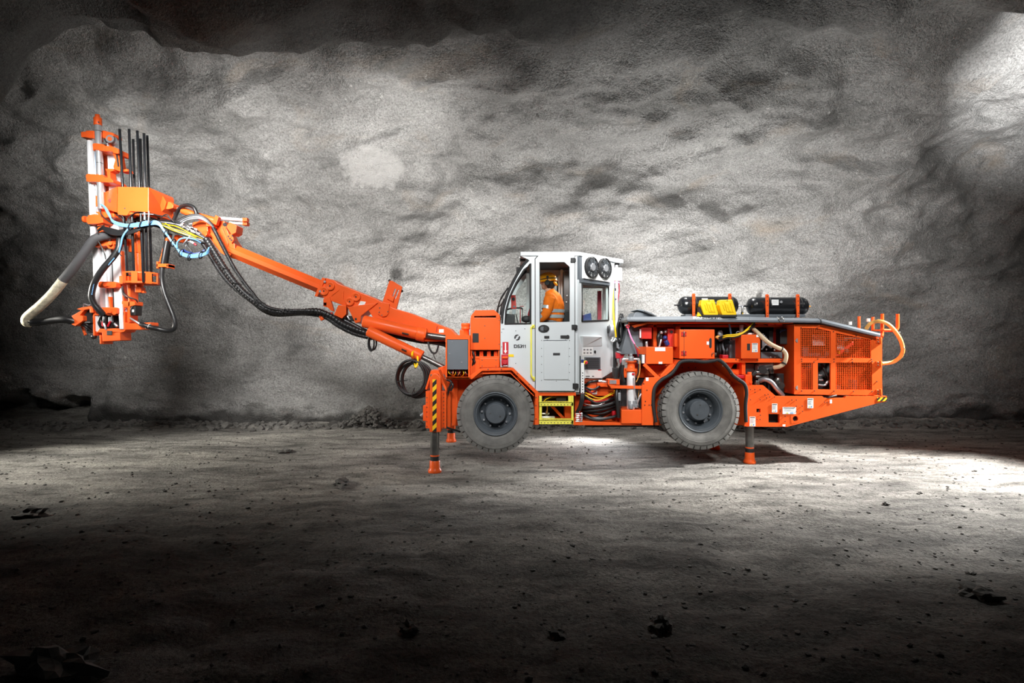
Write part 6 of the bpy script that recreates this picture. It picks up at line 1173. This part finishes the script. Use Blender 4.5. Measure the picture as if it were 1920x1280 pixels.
ck = MB(MATTE); ck.plate([(1312, 575), (1320, 588), (1320, 594), (1310, 594)], 8.56, .1, .004); ck.box(1318, 590, 1382, 594, 8.50, 8.68, .004); ck.mat(YEL).plate([(1308, 593), (1310, 585), (1316, 592)], 8.54, .06, .004); ck.build('chock_holder', rig)
co = MB(RUB)
c = P(777, 709, 8.7)
for k in range(5):
    rx = .215+.014*(k % 3); rz = .245+.014*((k+1) % 3)
    co.tube([c+Vector((math.cos(t)*rx+(-.05+.022*k), -.06+.03*k, math.sin(t)*rz-.012*k+.02)) for t in [i*R(20) for i in range(18)]], .0185, seg=8, sub=3, closed=True)
co_o = co.build('hose_coil', origin=c); thing(co_o, 'coil of black hose hung on a yellow strap from the lower boom cylinder', 'hose coil')
v = MB(YEL); v.tube([P(773, 667, 8.62), P(774, 660, 8.70), P(781, 658, 8.82), P(783, 668, 8.72), P(783, 680, 8.64), P(780, 688, 8.60), P(777, 682, 8.66)], .016, seg=8); v.build('strap', co_o, origin=c); v = MB(MATTE)
for t in (R(90), R(190), R(330), R(265)):
    p_ = c+Vector((math.cos(t)*.22, 0, math.sin(t)*.245)); n_ = Vector((math.cos(t), 0, math.sin(t))); v.tube([p_+n_*math.cos(a)*.055+Vector((0, math.sin(a)*.10, 0)) for a in [i*R(30) for i in range(12)]], .006, seg=5, sub=2, closed=True); v.tube([p_-n_*.05, p_-n_*.10+Vector((.02, -.04, 0))], .006, seg=5)
v.build('cable_ties', co_o, origin=c)
for n_ in ('strap', 'cable_ties'): pass

# ------------------------------------------------------------------ the operator
def remesh_body(mb, name, parent, voxel, m, smooth=6, origin=None):
    o = mb.build(name, parent, origin=origin)
    r = o.modifiers.new('merge', 'REMESH'); r.mode = 'VOXEL'; r.voxel_size = voxel; r.use_smooth_shade = True
    s_ = o.modifiers.new('smooth', 'SMOOTH'); s_.factor = 0.5; s_.iterations = smooth
    dg = bpy.context.evaluated_depsgraph_get(); me = bpy.data.meshes.new_from_object(o.evaluated_get(dg)); o.modifiers.clear(); old = o.data; o.data = me; bpy.data.meshes.remove(old)
    me.materials.clear(); me.materials.append(m)
    for p in me.polygons: p.use_smooth = True; p.material_index = 0
    return o
V = Vector
def limb(m, pts, rad): m.tube([V(p) for p in pts], 0, radii=rad, seg=16, sub=6)
# local frame: looks along -X, left side towards the camera (-Y), feet at z = 0
hip = .93
bd = MB(SKIN)
limb(bd, [(.02, 0, .90), (.03, 0, 1.02), (.05, 0, 1.16), (.045, 0, 1.30), (.03, 0, 1.42), (.0, 0, 1.49)], [.135, .135, .14, .145, .12, .065])
for sx in (-1, 1): bd.ico((.04, sx*.10, 1.30), .115, 2, (.9, .9, 1.3)); bd.ico((.03, sx*.17, 1.41), .075)
limb(bd, [(.0, 0, 1.45), (-.025, 0, 1.56)], [.058, .056])
bd.ico((-.035, 0, 1.665), .092, 3, (1.06, .84, 1.22)); bd.ico((-.075, 0, 1.605), .062, 2, (1.05, .85, .85)); bd.ico((-.128, 0, 1.645), .017, 2, (1.3, .9, 1.3)); bd.ico((-.118, 0, 1.610), .017, 2, (.9, 1.4, .5)); bd.ico((-.108, 0, 1.572), .024, 2, (.9, 1.1, .8))
for sx in (-1, 1): bd.ico((-.03, sx*.083, 1.645), .026, 2, (.8, .4, 1.3)); bd.ico((-.104, sx*.03, 1.675), .022, 2, (.6, 1.2, .5))
legs = {-1: [(.03, -.10, .92), (.0, -.12, .50), (.05, -.13, .09)], 1: [(.03, .10, .92), (-.03, .12, .50), (.0, .13, .09)]}
for sx, l in legs.items(): limb(bd, l, [.092, .062, .042]); limb(bd, [l[2], V(l[2])+V((-.06, 0, -.04)), V(l[2])+V((-.17, 0, -.055))], [.045, .042, .032])
arms = {-1: [(.03, -.20, 1.40), (-.02, -.27, 1.15), (-.22, -.25, 1.03)], 1: [(.03, .20, 1.40), (-.10, .28, 1.18), (-.32, .20, 1.10)]}
def hand(m, w_, d, sx, k=1.0):
    """palm, four bent fingers of unequal length and a thumb, curled towards a lever"""
    d = V(d).normalized(); side = V((0, 0, 1)).cross(d).normalized()*sx; dn = d.cross(side).normalized(); dn = dn if dn.z < 0 else -dn
    w_ = V(w_)
    for q in (-.024, -.008, .008, .024): m.tube([w_, w_+d*.045+side*q, w_+d*.088+side*q*1.25], 0, radii=[.026, .017, .0135], seg=8, sub=3)
    for q, L_ in ((-.030, .066), (-.010, .078), (.010, .074), (.030, .058)):
        b0 = w_+d*.086+side*q; m.tube([b0, b0+d*L_*.45+dn*.012, b0+d*L_*.72+dn*.036, b0+d*L_*.66+dn*.060], 0, radii=[.0105, .0098, .0090, .0075], seg=8, sub=3)
    b0 = w_+d*.028-side*.026; m.tube([b0, b0+d*.030-side*.030+dn*.01, b0+d*.055-side*.030+dn*.034], 0, radii=[.014, .0115, .009], seg=8, sub=3)
for sx, l in arms.items(): limb(bd, l, [.060, .046, .031]); d = V(l[2])-V(l[1]); hand(bd, l[2], d, sx)
PB = V((.60, 8.98, fz))
per = remesh_body(bd, 'person', None, .0075, SKIN, 4, origin=V((0, 0, 0)))
per.location = PB; per.rotation_euler = (0, 0, R(-14))
thing(per, 'person in orange hi-vis jacket and yellow helmet standing in the cab, turned to the left', 'person')
j = MB(HIVIS)
limb(j, [(.03, 0, 1.075), (.055, 0, 1.16), (.055, 0, 1.30), (.035, 0, 1.42), (.005, 0, 1.50), (-.012, 0, 1.535)], [.165, .168, .172, .145, .088, .080])
for sx in (-1, 1): j.ico((.045, sx*.105, 1.30), .135, 2, (.95, .9, 1.3)); j.ico((.045, sx*.09, 1.13), .12, 2, (1.1, .9, .8)); j.ico((.03, sx*.175, 1.405), .092)
for sx, l in arms.items(): a_, b_, c_ = map(V, l); limb(j, [a_, b_, b_.lerp(c_, .88)], [.090, .070, .056])
remesh_body(j, 'jacket', per, .011, HIVIS, 5, ZERO)
def tape(c_, rx, ry, w_, tilt=0.0, ax=(0, 0, 1)):
    m = MB(REFLEX); q = V((0, 0, 1)).rotation_difference(V(ax)).to_matrix(); n = 36; vs = []
    for i in range(n):
        t = 2*math.pi*i/n; b0 = V((math.cos(t)*rx, math.sin(t)*ry, 0)); vs += [V(c_)+q@(b0*1.0+V((0, 0, -w_/2))), V(c_)+q@(b0+V((0, 0, w_/2)))]
    m.add(vs, [[2*i, 2*((i+1) % n), 2*((i+1) % n)+1, 2*i+1] for i in range(n)], True); return m.build('reflective_band', per, ZERO)
def wrap_band(zc, w_):
    # band that follows the jacket: cast rays outward-in at each angle
    jk = next(o for o in per.children if o.name.startswith('jacket')); m = MB(REFLEX); n = 64; vs = []; c_ = V((.05, 0, zc))
    for i in range(n):
        t = 2*math.pi*i/n; d = V((math.cos(t), math.sin(t), 0))
        for dz in (-w_/2, w_/2):
            o0 = c_+V((0, 0, dz))+d*.205; ok, loc, nn, _ = jk.ray_cast(o0, -d); r_ = min(.20, (loc-c_-V((0, 0, dz))).length if ok else .17); vs.append(c_+V((0, 0, dz))+d*(r_+.010))
    m.add(vs, [[2*i, 2*((i+1) % n), 2*((i+1) % n)+1, 2*i+1] for i in range(n)], True); return m.build('reflective_band', per, ZERO)
wrap_band(1.21, .05); wrap_band(1.125, .05)
for sx, l in arms.items():
    a_, b_, c_ = map(V, l); tape(b_.lerp(c_, .30), .072, .072, .05, ax=c_-b_); tape(a_.lerp(b_, .62), .083, .083, .05, ax=b_-a_)
t_ = MB(TROUS); limb(t_, [(.02, 0, .88), (.03, 0, .99), (.045, 0, 1.10)], [.155, .155, .155])
for sx in (-1, 1): t_.ico((.03, sx*.085, .97), .12, 2, (1, .9, 1.2))
for sx, l in legs.items(): limb(t_, l, [.112, .085, .07])
remesh_body(t_, 'trousers', per, .012, TROUS, 4, ZERO)
for sx, l in legs.items():
    b_ = MB(MATTE); a_ = V(l[2]); limb(b_, [a_+V((0, 0, .10)), a_+V((-.01, 0, -.03)), a_+V((-.10, 0, -.042)), a_+V((-.20, 0, -.052))], [.062, .056, .048, .036]); remesh_body(b_, 'boot', per, .011, MATTE, 3, ZERO)
for sx, l in arms.items():
    g_ = MB(GLOVE); a_, b_ = V(l[1]), V(l[2]); limb(g_, [b_.lerp(a_, .16), b_.lerp(a_, .02)], [.044, .036]); g_.build('cuff', per, ZERO)
h_ = MB(HELM); hc = V((-.028, 0, 1.69)); qh = Matrix.Rotation(R(-6), 3, 'Y')
prof_ = [(-.012, .128), (0, .128), (.02, .124), (.06, .112), (.095, .085), (.115, .05), (.122, .01)]
h_.lathe(prof_, ZERO, (0, 0, 1), 36); h_.lathe([(-.012, .128), (-.016, .134), (-.010, .136), (0, .126)], ZERO, (0, 0, 1), 36, cap=False)
for q in (-.03, 0, .03): h_.tube([V((math.cos(t)*.118, q, math.sin(t)*.114+.012)) for t in [R(20+i*14) for i in range(11)]], .007, seg=6)
h_.v = [tuple(hc+qh@V((x*1.12-(.012 if x < 0 else 0), y*.93, z))) for x, y, z in h_.v]
bill = [hc+qh@V((-.13-.055*math.cos(t), math.sin(t)*.10, -.014)) for t in [R(-80+i*16) for i in range(11)]]; h_.solid(bill, (0, 0, .008), 0); h_o = h_.build('helmet', per, ZERO)
nk = MB(HELM); nk.tube([hc+V((.10, -.07, -.02)), hc+V((.125, -.04, -.06)), hc+V((.125, .04, -.06)), hc+V((.10, .07, -.02))], .018); nk.build('helmet_nape_guard', per, ZERO)
em_ = MB(MATTE)
for sx in (-1, 1): c_ = V((-.02, sx*.088, 1.650)); em_.lathe([(0, .040), (.012, .046), (.035, .044), (.045, .034)], c_, (0, sx, 0), 24); em_.tube([c_+V((0, sx*.04, .02)), c_+V((.005, sx*.052, .06)), c_+V((.004, sx*.044, .095))], .007); em_.cyl(c_+V((.004, sx*.034, .09)), c_+V((.004, sx*.05, .09)), .02)
em_.mat(YEL); em_.build('ear_defenders', per, ZERO)
bd_ = MB(INK); bd_.tube([hc+qh@V((math.cos(t)*.143, math.sin(t)*.121, .028)) for t in [R(i*15) for i in range(24)]], .007, seg=6, sub=1, closed=True); bd_.build('helmet_strap', per, ZERO)
ha = MB(MATTE); ha.ico((-.005, 0, 1.652), .096, 3, (.98, .87, 1.02)); 
ha.v = [v_ for v_ in ha.v]; ha.build('hair', per, ZERO)
